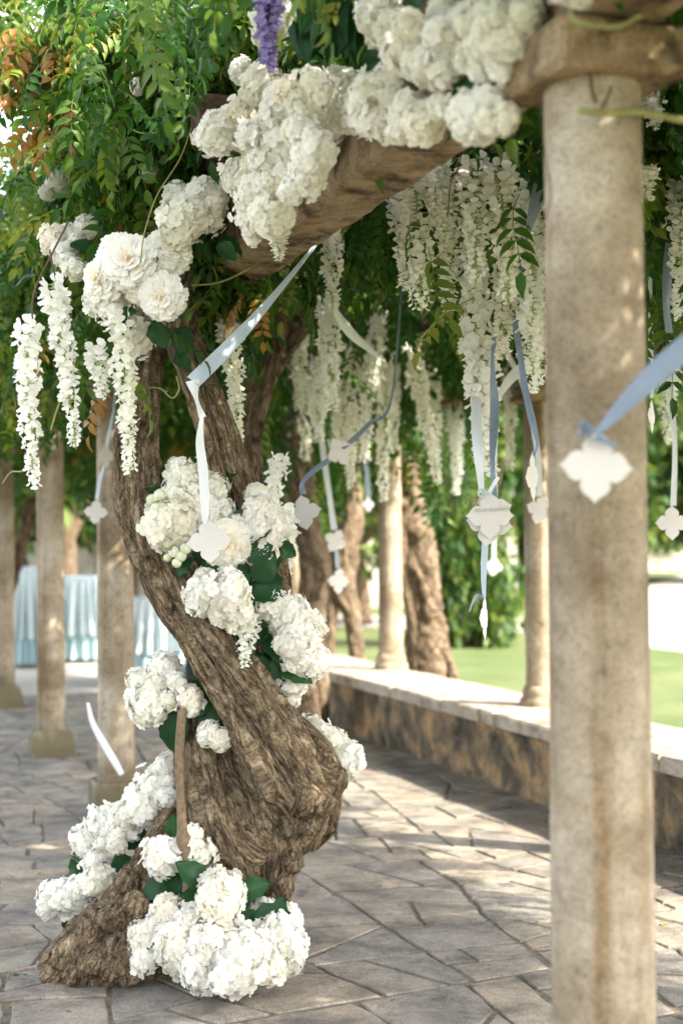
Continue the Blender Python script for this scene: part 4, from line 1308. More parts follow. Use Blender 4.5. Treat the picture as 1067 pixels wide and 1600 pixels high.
rr = random.Random(5)
def arrangement(name, label, heads, leaves=(), peonies=(), buds=(), group=None, cat='flowers', on_a=None):
    if on_a is not None:
        heads = [(x, y, r_, ZA(x, on_a - 0.35 * S(r_, 4) - (0.10 if x < 360 else 0))) for x, y, r_, Z in heads]
        leaves = [(x, y, l_, ZA(x, on_a + 0.02), g_) for x, y, l_, Z, g_ in leaves]
    CLEAR.extend([(h[0], h[1], h[2] * 0.95, h[3]) for h in list(heads) + list(peonies)])
    c = sum((P(h[0], h[1], h[3]) for h in (list(heads) + list(peonies))), Vector()) / (len(heads) + len(peonies))
    t = thing(name, label, cat, c, group)
    for px, py, r_, Z in heads:
        s_ = S(r_, Z)
        link('hydrangea_head', HYD[rr.randrange(8)], t, P(px, py, Z), (rr.uniform(0, 6.28), rr.uniform(0, 6.28), rr.uniform(0, 6.28)),
             (s_ * rr.uniform(.95, 1.1), s_ * rr.uniform(.9, 1.05), s_ * rr.uniform(.82, 0.98)))
    hs = list(heads)
    for i in range(len(hs)):                       # smaller sprays fill the hollows between neighbouring heads
        for j in range(i + 1, len(hs)):
            d_ = math.hypot(hs[i][0] - hs[j][0], hs[i][1] - hs[j][1])
            if on_a is not None and rr.random() < 0.6: continue
            if 0.7 * (hs[i][2] + hs[j][2]) < d_ < 1.25 * (hs[i][2] + hs[j][2]):
                Z = min(hs[i][3], hs[j][3]) + 0.01
                r_ = min(hs[i][2], hs[j][2]) * rr.uniform(0.55, 0.75)
                s_ = S(r_, Z)
                link('hydrangea_head', HYD[rr.randrange(8)], t, P((hs[i][0] + hs[j][0]) / 2 + rr.uniform(-4, 4), (hs[i][1] + hs[j][1]) / 2 + rr.uniform(-4, 4), Z), (rr.uniform(0, 6.28), rr.uniform(0, 6.28), rr.uniform(0, 6.28)), s_)
    for px, py, r_, Z, ax, az in peonies:
        s_ = S(r_, Z)
        # open side faces the camera, turned by az, tipped by ax (degrees)
        link('peony', PEO[rr.randrange(2)], t, P(px, py, Z), (R(90 + ax), R(rr.uniform(-20, 20)), R(az)), s_)
    for px, py, r_, Z in buds:
        s_ = S(r_, Z)
        link('bud', BUD, t, P(px, py, Z), (R(rr.uniform(-50, 50)), R(rr.uniform(-50, 50)), rr.uniform(0, 6)), s_)
    for px, py, ln, Z, ang in leaves:
        # ang: direction in the picture, degrees, 0 = right, 90 = up
        s_ = S(ln, Z)
        d = Vector((math.cos(R(ang)), rr.uniform(-0.35, 0.2), math.sin(R(ang)))).normalized()
        q = Vector((1, 0, 0)).rotation_difference(d)
        nrm = q @ Vector((0, 0, 1))
        # turn the upper face towards the viewer
        tw = math.atan2((d.cross(Vector((0, -1, 0.4)))).dot(nrm), Vector((0, -1, 0.4)).dot(nrm))
        m_ = (q.to_matrix() @ Matrix.Rotation(-tw if False else 0, 3, 'X'))
        best = max((Matrix(q.to_matrix()) @ Matrix.Rotation(R(a), 3, 'X') for a in range(0, 360, 30)), key=lambda mm: (mm @ Vector((0, 0, 1))).dot(Vector((0, -1, 0.5))))
        best = best @ Matrix.Rotation(R(rr.uniform(-35, 35)), 3, 'X')
        link('leaf', BROAD[rr.randrange(3)], t, P(px, py, Z), best.to_euler(), s_)
    return t

arrangement('hydrangea_mound', 'large mound of white hydrangeas on the paving at the foot of the trunk',
    [(262, 1422, 27, 5.32), (292, 1440, 30, 5.3), (225, 1465, 30, 5.32), (228, 1495, 26, 5.28), (285, 1480, 42, 5.24), (330, 1470, 40, 5.2), (318, 1515, 38, 5.14), (365, 1500, 46, 5.12), (372, 1530, 26, 5.10), (412, 1500, 40, 5.16), (440, 1470, 38, 5.22), (415, 1432, 28, 5.34), (448, 1440, 27, 5.34), (455, 1495, 24, 5.22), (395, 1470, 26, 5.22)],
    [(360, 1450, 60, 5.25, 200), (380, 1465, 60, 5.22, 300), (395, 1440, 60, 5.26, 20), (330, 1430, 60, 5.28, 150), (255, 1480, 50, 5.26, 290), (300, 1425, 70, 5.3, 60), (415, 1475, 50, 5.18, 170), (430, 1450, 50, 5.25, 80), (380, 1430, 70, 5.3, 120), (250, 1460, 50, 5.28, 210), (345, 1480, 50, 5.2, 270)])
arrangement('hydrangea_spray', 'single round white hydrangea spray above the mound, beside the lower trunk', [(345, 1405, 43, 5.24)],
    [(320, 1385, 60, 5.28, 130), (365, 1425, 60, 5.27, 320), (330, 1425, 60, 5.27, 220), (375, 1395, 50, 5.3, 20)])
arrangement('hydrangea_spray', 'pair of white hydrangea heads split by the thin upright stem', [(257, 1338, 34, 5.36), (240, 1325, 18, 5.36), (310, 1330, 30, 5.37), (300, 1308, 18, 5.37)],
    [(280, 1360, 60, 5.37, 250), (300, 1370, 55, 5.36, 320), (275, 1375, 60, 5.38, 200), (310, 1360, 60, 5.38, 300), (275, 1310, 40, 5.42, 100)])
arrangement('hydrangea_garland', 'white hydrangea garland climbing the left root from the paving', 
    [(98, 1402, 36, 5.72), (80, 1418, 22, 5.7), (128, 1390, 26, 5.66), (155, 1374, 30, 5.62), (138, 1315, 27, 5.85), (165, 1292, 33, 5.78), (198, 1280, 30, 5.72), (228, 1257, 36, 5.66), (246, 1224, 30, 5.66), (262, 1200, 22, 5.66), (262, 1245, 22, 5.6), (182, 1318, 18, 5.66)],
    [(165, 1345, 70, 5.75, 250), (180, 1335, 60, 5.75, 310), (190, 1320, 50, 5.76, 30), (150, 1335, 40, 5.8, 180), (215, 1295, 50, 5.76, 330), (255, 1235, 40, 5.72, 80), (110, 1420, 50, 5.85, 280), (120, 1375, 34, 5.8, 100)])
arrangement('hydrangea_bunch', 'bunch of white hydrangeas with dark leaves left of the trunk above the thin stem',
    [(222, 1068, 26, 5.5), (232, 1100, 33, 5.45), (215, 1090, 22, 5.5), (258, 1044, 29, 5.5), (240, 1115, 20, 5.44), (298, 1090, 24, 5.4), (300, 1105, 18, 5.4)],
    [(265, 1075, 60, 5.48, 230), (275, 1060, 60, 5.48, 300), (290, 1075, 50, 5.46, 200), (272, 1110, 66, 5.46, 270), (300, 1065, 60, 5.46, 330), (262, 1095, 60, 5.47, 180), (310, 1110, 60, 5.44, 340), (285, 1115, 50, 5.47, 250), (235, 1060, 30, 5.5, 70)])
arrangement('hydrangea_spray', 'small lone white hydrangea in the notch where the trunks cross', [(325, 1146, 20, 5.36), (345, 1155, 20, 5.36)], [(350, 1135, 40, 5.42, 70), (320, 1120, 50, 5.42, 120)])
arrangement('hydrangea_bunch', 'white hydrangea, peony and bud bunch behind the white quatrefoil card', 
    [(285, 738, 27, 5.46), (277, 765, 26, 5.42), (268, 815, 40, 5.36), (300, 775, 28, 5.42), (335, 765, 26, 5.46), (322, 745, 20, 5.5), (345, 800, 26, 5.44)],
    [(300, 870, 40, 5.36, 230), (375, 850, 46, 5.36, 60), (380, 870, 50, 5.36, 20), (345, 880, 50, 5.34, 210), (360, 885, 40, 5.34, 330), (365, 820, 40, 5.4, 40), (315, 850, 40, 5.4, 270), (345, 750, 40, 5.5, 40), (258, 775, 34, 5.42, 150)],
    [(355, 850, 36, 5.36, 5, 15), (315, 800, 30, 5.4, -10, 0)],
    [(237, 782, 9, 5.36), (250, 775, 10, 5.34), (246, 795, 9, 5.33), (262, 850, 9, 5.33), (272, 863, 9, 5.31), (283, 870, 9, 5.31), (290, 858, 9, 5.31), (276, 880, 8, 5.31), (262, 872, 7, 5.33), (255, 790, 8, 5.34)])
arrangement('hydrangea_bunch', 'white hydrangeas on the right flank of the trunk level with the hanging card', [(405, 800, 32, 5.42), (425, 820, 30, 5.44), (400, 838, 28, 5.4), (412, 868, 26, 5.42), (378, 828, 24, 5.4), (400, 772, 20, 5.48)],
    [(385, 850, 50, 5.38, 40), (430, 850, 40, 5.46, 330), (420, 890, 50, 5.46, 280)])
arrangement('hydrangea_spray', 'big round white hydrangea head resting on the front of the trunk', [(320, 930, 36, 5.24), (352, 925, 40, 5.22), (365, 950, 32, 5.24), (345, 955, 26, 5.22), (322, 905, 18, 5.28)],
    [(390, 930, 60, 5.36, 10), (395, 910, 60, 5.36, 50), (400, 950, 60, 5.38, 330), (370, 980, 60, 5.34, 300)])
arrangement('hydrangea_bunch', 'tall bunch of white hydrangeas and dark leaves on the right side of the trunk', [(428, 948, 32, 5.4), (455, 960, 34, 5.4), (478, 975, 28, 5.44), (462, 1000, 38, 5.38), (485, 1030, 30, 5.44), (445, 1008, 18, 5.34), (470, 1045, 22, 5.44), (452, 1068, 24, 5.46), (456, 1090, 15, 5.46)],
    [(410, 990, 70, 5.4, 320), (415, 1010, 70, 5.4, 350), (400, 960, 60, 5.4, 60), (420, 1030, 70, 5.42, 300), (400, 930, 60, 5.42, 80), (435, 1040, 60, 5.42, 340), (405, 900, 60, 5.44, 60), (470, 1055, 36, 5.42, 120), (410, 1020, 60, 5.42, 250), (425, 985, 60, 5.41, 200)])
hang_raceme(392, 965, 1040, 5.3, 'short', 'short white blossom spike tucked into the trunk below the big hydrangea', 'blossom spikes on the trunk', 388)
hang_raceme(436, 715, 800, 6.4, 'short', 'white blossom spike behind the trunk above the right flank flowers', 'blossom spikes on the trunk', 432)
hang_raceme(445, 800, 900, 5.7, 'short', 'white blossom spike drooping behind the right flank hydrangeas', 'blossom spikes on the trunk', 440)
arrangement('hydrangea_bunch', 'white hydrangeas behind the swollen burl at the right of the trunk', [(490, 1145, 26, 5.62), (515, 1165, 28, 5.6), (540, 1188, 27, 5.58), (535, 1165, 16, 5.62), (545, 1205, 14, 5.58)], [(500, 1170, 50, 5.64, 300)])

arrangement('peony_bunch', 'cream peonies bunched at the fork of the trunk, one showing its yellow centre', [(215, 530, 30, 5.3), (155, 470, 28, 5.2), (178, 480, 26, 5.18)],
    [(215, 485, 40, 5.12, 200), (270, 440, 40, 5.3, 60), (200, 490, 40, 5.12, 250), (240, 500, 50, 5.2, 290), (240, 430, 40, 5.1, 90), (280, 545, 40, 5.4, 290), (285, 510, 50, 5.4, 270)],
    [(255, 463, 35, 5.08, 12, -8), (262, 395, 36, 5.14, -20, 20), (205, 412, 42, 5.1, -10, -10), (165, 440, 36, 5.14, -5, -35), (185, 395, 32, 5.18, -35, -20), (222, 445, 30, 5.12, 20, 0)])
arrangement('hydrangea_spray', 'double white hydrangea head hanging alone between the peonies and the beam garland', [(285, 345, 40, 5.12), (318, 315, 40, 5.14), (305, 335, 34, 5.1), (280, 310, 26, 5.18), (330, 340, 22, 5.14)], [(300, 375, 46, 5.16, 320), (340, 370, 50, 5.2, 330)])
arrangement('hydrangea_garland', 'white hydrangea garland on the lower end of the beam, around the timber end',
    [(378, 112, 24, 4.7), (408, 140, 36, 4.66), (402, 175, 34, 4.64), (445, 165, 38, 4.6), (490, 140, 34, 4.6), (482, 180, 36, 4.55), (345, 205, 38, 4.86), (325, 215, 22, 4.9), (395, 215, 34, 4.7), (440, 225, 42, 4.6), (490, 235, 40, 4.56), (400, 250, 28, 4.7), (480, 272, 34, 4.6), (445, 270, 28, 4.64), (375, 275, 34, 4.78), (400, 300, 36, 4.76), (425, 335, 36, 4.74), (395, 340, 28, 4.78), (395, 370, 15, 4.85), (428, 30, 34, 4.75), (415, 55, 24, 4.8)],
    [(420, 95, 40, 4.6, 60), (440, 205, 30, 4.56, 300), (460, 200, 24, 4.52, 20), (340, 380, 40, 5.0, 320), (410, 255, 26, 4.6, 80), (330, 240, 50, 4.95, 200)], on_a=-0.27)
hang_raceme(432, 365, 405, 4.9, 'short', 'tiny white blossom tip under the lower beam garland', 'blossom spikes on the trunk')
arrangement('hydrangea_garland', 'white hydrangea garland along the middle of the beam face',
    [(535, 140, 38, 4.45), (540, 180, 32, 4.42), (575, 150, 36, 4.32), (615, 140, 36, 4.2), (600, 185, 36, 4.16), (640, 175, 34, 4.1), (665, 190, 34, 4.02), (690, 165, 24, 4.0), (520, 200, 26, 4.46), (565, 185, 28, 4.3), (625, 205, 22, 4.1)],
    [(690, 130, 50, 4.0, 320), (650, 140, 50, 4.1, 30), (720, 150, 56, 3.95, 350), (740, 130, 56, 3.9, 20), (580, 110, 40, 4.3, 90)], on_a=-0.15)
arrangement('hydrangea_spray', 'white hydrangea head at the capital end of the beam garland', [(735, 180, 38, 3.78), (765, 172, 38, 3.72), (790, 185, 26, 3.7), (750, 200, 24, 3.74), (752, 155, 22, 3.76)], [(770, 145, 50, 3.8, 30), (735, 150, 50, 3.85, 120)], on_a=-0.15)
arrangement('hydrangea_garland', 'heavy white hydrangea garland at the top of the picture above the beam',
    [(595, 20, 42, 4.2), (590, 50, 26, 4.2), (640, 75, 42, 4.05), (625, 100, 32, 4.05), (665, 100, 36, 3.95), (690, 60, 42, 3.9), (700, 105, 32, 3.88), (735, 35, 42, 3.75), (775, 15, 46, 3.6), (800, 50, 42, 3.55), (770, 65, 42, 3.6), (745, 85, 34, 3.7), (785, 95, 34, 3.56), (755, 108, 24, 3.6), (820, 20, 30, 3.5), (690, 20, 24, 4.0)],
    [(620, 30, 50, 4.0, 60), (650, 20, 50, 4.0, 100), (720, 120, 46, 3.8, 270), (690, 130, 50, 3.85, 300), (600, 95, 40, 4.2, 200)], on_a=-0.15)
arrangement('hydrangea_spray', 'white hydrangea head cut by the top edge above the nearest column', [(905, -12, 26, 2.85), (880, -16, 22, 2.85)], [(890, -30, 40, 2.9, 60)])
arrangement('hydrangea_bunch', 'scattered white blooms in the leaves at far left above the hanging clusters',
    [(92, 285, 22, 6.2), (85, 375, 26, 5.6), (100, 395, 22, 5.55), (135, 355, 21, 5.6), (118, 420, 18, 5.5), (172, 382, 14, 5.6), (235, 270, 14, 5.4), (75, 300, 14, 6.2), (215, 135, 14, 5.2), (250, 70, 10, 5.2)],
    [(110, 380, 50, 5.5, 340), (60, 430, 50, 5.6, 200), (140, 400, 50, 5.5, 330)])

# large drooping leaves in the near top
t = thing('leaf_spray', 'spray of large dark drooping leaves at the top centre beside the violet cluster', 'leaves', P(500, 0, 4.5))
for k in range(20):
    px, py = rr.uniform(468, 572), rr.uniform(-50, 20)
    Z = rr.uniform(3.95, 4.15)
    d = Vector((rr.uniform(-0.35, 0.35), rr.uniform(-.3, .1), -1)).normalized()
    q = Vector((1, 0, 0)).rotation_difference(d)
    best = max((q.to_matrix() @ Matrix.Rotation(R(a), 3, 'X') for a in range(0, 360, 30)), key=lambda mm: (mm @ Vector((0, 0, 1))).dot(Vector((0, -1, 0.3))))
    o = link('leaf', BROAD[k % 3], t, P(px, py, Z), (best @ Matrix.Rotation(R(rr.uniform(-50, 50)), 3, 'X')).to_euler(), (S(rr.uniform(85, 120), Z), S(56, Z), S(110, Z)))

# ------------------------------------------------------------------ cards and ribbons
def card_outline():
    half = [(0.30, 0.30), (0.40, 0.385), (0.52, 0.415), (0.63, 0.39), (0.72, 0.32), (0.79, 0.225), (0.86, 0.125), (0.93, 0.05)]
    lobe = [(x, -y) for x, y in half] + [(1.0, 0.0)] + [(x, y) for x, y in reversed(half)][:-1]
    pts = []
    for k in range(4):
        c, s_ = math.cos(k * math.pi / 2), math.sin(k * math.pi / 2)
        pts += [(x * c - y * s_, x * s_ + y * c) for x, y in lobe]
    return pts
def card_mesh():
    """quatrefoil card in the XZ plane, unit half-width, gently bowed"""
    o = card_outline()
    n = len(o)
    vs, fs = [], []
    th = 0.014
    for y in (-th / 2, th / 2):
        vs.append((0, y - 0.03, 0))
        for f_ in (0.55, 1.0):
            for x, z in o:
                vs.append((x * f_, y + 0.05 * (x * f_) ** 2 - 0.03, z * f_))
    h = 1 + 2 * n
    for base, flip in ((0, False), (h, True)):
        for i in range(n):
            j = (i + 1) % n
            a = [(base, base + 1 + j, base + 1 + i), (base + 1 + i, base + 1 + j, base + 1 + n + j, base + 1 + n + i)]
            for q in a: fs.append(tuple(reversed(q)) if flip else q)
    for i in range(n):
        j = (i + 1) % n
        fs.append((1 + n + i, 1 + n + j, h + 1 + n + j, h + 1 + n + i))
    return mesh_np('card', vs, fs, M['card'], False)
CARD = card_mesh()
def ribbon_mesh(pts, width, twists, mat, n=60):
    """satin strip through world points; twists in degrees per point (0 = flat towards the camera)"""
    q = catmull(np.hstack([np.array([tuple(p) for p in pts]), np.array(twists, float)[:, None], np.array(width if hasattr(width, '__len__') else [width] * len(pts))[:, None]]), n)
    c = q[:, :3]
    t = np.gradient(c, axis=0); t /= np.linalg.norm(t, axis=1)[:, None] + 1e-12
    vs, fs = [], []
    for k in range(n):
        view = np.array([0, -1.0, 0])
        sd = np.cross(t[k], view); sd /= np.linalg.norm(sd) + 1e-9
        up = np.cross(sd, t[k])
        a = math.radians(q[k, 3])
        w = sd * math.cos(a) + up * math.sin(a)
        nn = np.cross(t[k], w)
        for e in (-1, -0.5, 0, 0.5, 1):
            vs.append(c[k] + w * e * q[k, 4] / 2 + nn * (0.10 * q[k, 4] * (e * e)))
    for k in range(n - 1):
        for e in range(4):
            b = k * 5 + e
            fs.append((b, b + 1, b + 6, b + 5))
    return mesh_np('ribbon', vs, fs, mat, True)
def name_card(label, px, py, Z, rpx, yaw=0, tilt=0, roll=0, ribbons=(), group='quatrefoil name cards on ribbons', bow=None):
    CLEAR.append((px, py, rpx * 0.8, Z))
    for pts, w, tw, m_ in ribbons: CLEAR.extend([(x, y, 7, z) for x, y, z in pts])
    p = P(px, py, Z)
    t = thing('name_card', label, 'card', p, group)
    link('card', CARD, t, p, Euler((R(tilt), R(roll), R(yaw)), 'XYZ'), S(rpx, Z))
    for pts, w, tw, m_ in ribbons:
        me = ribbon_mesh([P(*q) for q in pts], w, tw, M[m_])
        o = link('ribbon', me, t); o.location = -p; last = o
    if bow:
        for (pts, w, tw, m_) in bow:
            o = link('bow', ribbon_mesh([P(*q) for q in pts], w, tw, M[m_], 24), None); o.parent = last; o.location = (0, 0, 0)
    return t
name_card('white quatrefoil card hanging in front of the trunk on a kinked white ribbon', 327, 846, 5.12, 36, 6, -6, -4,
    [([(520, 350, 5.5), (440, 450, 5.35), (370, 530, 5.2), (302, 596, 5.1)], [0.02, 0.03, 0.05, 0.055], [70, 50, 30, 0], 'ribbon_pale'),
     ([(301, 594, 5.1), (308, 625, 5.1), (317, 652, 5.1)], [0.05, 0.018, 0.028], [0, 40, 20], 'ribbon_white'),
     ([(317, 648, 5.1), (313, 690, 5.1), (318, 740, 5.1), (321, 800, 5.1), (321, 818, 5.11)], [0.016, 0.030, 0.034, 0.030, 0.016], [60, 20, 0, 30, 50], 'ribbon_white')])
name_card('pale quatrefoil card on blue ribbon against the nearest column', 931, 729, 2.86, 58, 0, 0, 4,
    [([(930, 678, 2.85), (965, 640, 2.83), (1020, 585, 2.80), (1090, 525, 2.78)], [0.016, 0.034, 0.048, 0.05], [55, 35, 25, 15], 'ribbon_blue')],
    bow=[([(925, 678, 2.85), (908, 662, 2.82), (908, 680, 2.82), (926, 684, 2.84)], 0.022, [20, 60, 100, 40], 'ribbon_blue'),
         ([(930, 682, 2.84), (950, 690, 2.83), (962, 698, 2.83)], 0.018, [20, 50, 30], 'ribbon_blue')])
name_card('tilted quatrefoil card hanging on blue ribbon right of the trunk flowers', 475, 801, 6.2, 29, -12, -10, -12,
    [([(474, 772, 6.2), (472, 755, 6.2), (490, 735, 6.25), (515, 718, 6.4)], 0.026, [0, 40, 20, 10], 'ribbon_blue')])
name_card('small tilted card on a slanting blue ribbon before the wisteria curtain', 531, 706, 6.7, 25, 30, -5, -30,
    [([(534, 700, 6.7), (552, 686, 6.75), (578, 660, 6.8), (610, 625, 6.9), (628, 440, 7.2)], 0.026, [30, 20, 40, 60, 70], 'ribbon_blue')])
nm = name_card('front quatrefoil card with handwritten name, hanging under the longest wisteria cluster', 765, 806, 5.0, 38, 3, 0, 0,
    [([(752, 770, 5.0), (746, 700, 5.02), (744, 640, 5.25), (748, 560, 5.7), (752, 300, 5.9)], [0.02, 0.036, 0.038, 0.034, 0.03], [30, 20, 10, 30, 60], 'ribbon_white')],
    bow=[([(764, 770, 4.985), (772, 755, 4.97), (778, 745, 4.97)], 0.014, [10, 20, 30], 'ribbon_white'), ([(762, 772, 4.985), (752, 766, 4.97), (748, 774, 4.97), (760, 776, 4.98)], 0.014, [10, 40, 70, 20], 'ribbon_pale')])
tc = bpy.data.curves.new('lettering', 'FONT')
tc.body = 'Mark Kennedy'
tc.size = 0.021
tc.shear = 0.35
tc.align_x = 'CENTER'
tc.extrude = 0.0002
tc.materials.append(M['ink'])
pl = P(768, 799, 5.0)
tmp = bpy.data.objects.new('lettering_curve', tc); COL.objects.link(tmp)
bpy.context.view_layer.update()
lm = bpy.data.meshes.new_from_object(tmp.evaluated_get(bpy.context.evaluated_depsgraph_get()))
bpy.data.objects.remove(tmp)
bpy.context.view_layer.update()
to = link('lettering', lm, None, pl + Vector((0, -0.0062, 0)), (R(90), R(-4), R(3)))
to.parent = nm.children[0]
to.matrix_parent_inverse = nm.children[0].matrix_world.inverted()
name_card('quatrefoil card just behind the handwritten one, points showing at its sides', 764, 818, 5.02, 37, -4, 0, 9,
    [([(772, 780, 5.02), (768, 720, 5.04), (772, 640, 5.3), (768, 560, 5.36), (778, 480, 5.45), (790, 300, 5.7)], [0.02, 0.03, 0.034, 0.03, 0.03, 0.03], [30, 60, 20, 70, 20, 50], 'ribbon_blue')])
name_card('rearmost quatrefoil card in the stack of three under the long wisteria', 766, 800, 5.035, 36, 5, 0, -18)
name_card('edge-on quatrefoil card at the end of a blue ribbon, lowest of the hanging cards', 756, 966, 5.05, 36, 74, 0, 3,
    [([(756, 934, 5.05), (755, 900, 5.05), (757, 860, 5.04), (758, 830, 5.04)], [0.012, 0.022, 0.024, 0.022], [20, 30, 10, 10], 'ribbon_pale')],
    bow=[([(754, 936, 5.05), (746, 932, 5.03), (738, 944, 5.03), (733, 956, 5.03)], [0.012, 0.02, 0.018, 0.006], [20, 30, 60, 30], 'ribbon_blue')])
name_card('bright blurred card far behind the hanging stack of cards', 771, 885, 12.0, 15, 0, 0, 10, [([(771, 872, 12), (772, 700, 12.1), (773, 500, 12.2)], 0.03, [0, 30, 10], 'ribbon_white')])
name_card('edge-on card with twisted blue ribbon touching the left side of the nearest column', 831, 745, 4.6, 40, 68, 0, -4,
    [([(832, 712, 4.6), (838, 690, 4.6), (826, 640, 4.75), (812, 560, 5.0), (806, 470, 5.35), (838, 300, 5.5)], [0.012, 0.02, 0.02, 0.03, 0.03, 0.04], [40, 70, 20, 60, 40, 70], 'ribbon_blue')])
name_card('blurred quatrefoil card half hidden behind the left edge of the nearest column', 843, 797, 8.0, 24, 15, 0, 20, [([(842, 775, 8), (838, 700, 8), (815, 600, 8), (760, 500, 8)], 0.035, [10, 30, 50, 20], 'ribbon_white')])
name_card('quatrefoil card on white ribbon right of the nearest column', 1049, 817, 6.4, 28, 10, 0, 0, [([(1051, 790, 6.4), (1053, 700, 6.4), (1048, 600, 6.45), (1050, 450, 6.5)], 0.028, [30, 50, 20, 40], 'ribbon_white')])
name_card('edge-on card beside the right edge of the nearest column', 1017, 650, 6.0, 28, 66, 0, 0, [([(1017, 622, 6), (1016, 560, 6), (1014, 430, 6.05)], 0.024, [60, 40, 60], 'ribbon_white')])
name_card('quatrefoil card on grey ribbon before the second column at left', 150, 800, 8.2, 20, -8, 0, 6,
    [([(151, 780, 8.2), (156, 750, 8.2), (162, 728, 8.2), (168, 690, 8.25), (178, 640, 8.3)], 0.028, [40, 30, 60, 40, 50], 'ribbon_pale')])
name_card('small edge-turned card above the other card on the column at left', 165, 713, 8.18, 19, 52, 0, -4, [([(168, 696, 8.2), (176, 650, 8.2), (182, 600, 8.2)], 0.02, [30, 50, 20], 'ribbon_pale')])
name_card('blurred upper card of the pair right of the trunk, in front of the far vine', 524, 845, 9.5, 20, 20, 0, 30, [([(522, 828, 9.5), (515, 780, 9.5), (503, 690, 9.4), (500, 600, 9.4)], 0.045, [20, 40, 20, 30], 'ribbon_white')])
name_card('blurred lower card of the pair right of the trunk, in front of the far vine', 529, 908, 9.6, 21, 35, 0, 5, [([(527, 888, 9.6), (525, 860, 9.6), (523, 848, 9.55)], 0.03, [20, 40, 20], 'ribbon_pale')])
name_card('tiny sunlit card left of the white column on the wall', 575, 788, 12.4, 13, 40, 0, 0, [([(575, 776, 12.4), (572, 730, 12.4), (569, 680, 12.4), (568, 600, 12.4)], 0.05, [10, 30, 20, 10], 'ribbon_pale')])
name_card('tiny bright card high in the leaves under the full wisteria cluster', 662, 515, 9.5, 12, 55, 0, 5, [([(662, 505, 9.5), (662, 470, 9.5), (664, 440, 9.5)], 0.02, [20, 30, 20], 'ribbon_white')])
# ribbons without cards
def ribbon(label, pts, w, tw, m_):
    c = P(*pts[0])
    o = link('ribbon', ribbon_mesh([P(*q) - c for q in pts], w, tw, M[m_]), None, c)
    return tag(o, label, 'ribbon', 'loose ribbons')
ribbon('white ribbon slanting across the foot of the column left of the trunk', [(138, 1098, 8.25), (146, 1130, 8.22), (165, 1165, 8.2), (180, 1190, 8.2), (191, 1210, 8.2)], [0.02, 0.032, 0.04, 0.04, 0.03], [50, 30, 20, 25, 20], 'ribbon_white')
ribbon('pale ribbon looping from the beam end over the wisteria cluster', [(530, 345, 6.0), (538, 400, 6.1), (522, 470, 6.3), (545, 515, 6.6), (590, 555, 7.0)], [0.02, 0.014, 0.03, 0.055, 0.03], [20, 60, 50, 15, 30], 'ribbon_white')
ribbon('grey-green ribbon hanging straight from the beam beside the full wisteria cluster', [(700, 240, 5.3), (706, 280, 5.3), (716, 320, 5.3), (726, 360, 5.35)], [0.04, 0.045, 0.04, 0.02], [50, 40, 40, 60], 'ribbon_sage')
ribbon('dark blue ribbon slipping behind the top of the nearest column', [(845, 290, 4.5), (835, 330, 4.5), (822, 380, 4.55)], [0.05, 0.05, 0.02], [30, 40, 60], 'ribbon_blue')
ribbon('dark blue ribbon in the leaves right of the nearest column', [(1046, 380, 5.0), (1043, 430, 5.0), (1042, 480, 5.0), (1046, 520, 5.0)], [0.035, 0.04, 0.04, 0.03], [30, 20, 40, 20], 'ribbon_blue')
ribbon('pale translucent ribbon crossing low between wisteria clusters left of the nearest column', [(835, 560, 6.2), (800, 590, 6.3), (775, 620, 6.4), (768, 560, 6.5), (790, 480, 6.5)], [0.05, 0.05, 0.03, 0.04, 0.04], [30, 20, 60, 30, 20], 'ribbon_white')

# ------------------------------------------------------------------ vine leaves, kept off the flowers, ribbons and cards they grow behind
CL = np.array(CLEAR)
def leaf_clear(pos, rot, scl, rng, keep=0.06):
    ok = np.ones(len(pos), bool)
    Rt = np.array(CAM_ROT.transposed())
    for f_ in (0.15, 0.6, 1.05):
        loc = np.array([0.26 * f_, 0, -0.1 * f_ * f_])
        w = pos + np.einsum('nij,j->ni', rot, loc) * scl[:, None]
        c = (w - np.array([0, 0, CAM_H])) @ Rt.T
        dz = -c[:, 2]
        px = 533.5 + c[:, 0] / dz * FPX; py = 800 - c[:, 1] / dz * FPX
        for i in range(0, len(pos), 2000):
            sl = slice(i, i + 2000)
            hit = ((px[sl, None] - CL[None, :, 0]) ** 2 + (py[sl, None] - CL[None, :, 1]) ** 2 < (CL[None, :, 2] + 9) ** 2) & (w[sl, 1][:, None] < CL[None, :, 3] + 0.04) & (dz[sl, None] > 0.5)
            ok[sl] &= ~hit.any(1)
    return ok | (rng.uniform(0, 1, len(pos)) < keep)
fpos, fvar = clumps(front, RNG)
frot = leaf_rot(RNG, len(fpos), (0, 70))
fscl = RNG.uniform(0.7, 1.15, len(fpos))
_ok = leaf_clear(fpos, frot, fscl, RNG)
fpos, fvar, frot, fscl = fpos[_ok], fvar[_ok], frot[_ok], fscl[_ok]
order = np.argsort(fpos[:, 1] + RNG.uniform(-.1, .1, len(fpos)))
near_ix = order[:290]
rest_ix = order[290:]
for i in near_ix:
    o = link('leaf', FULL_ME[fvar[i]], vine)
    o.location = Vector(fpos[i]) - vine.location
    o.rotation_euler = Matrix(frot[i].tolist()).to_euler()
    o.scale = (fscl[i],) * 3
crown = joined('crown', FULL, fvar[rest_ix], fpos[rest_ix], frot[rest_ix], fscl[rest_ix], M['leaf'])
tag(link('crown', crown, vine), kind='stuff').location = -vine.location

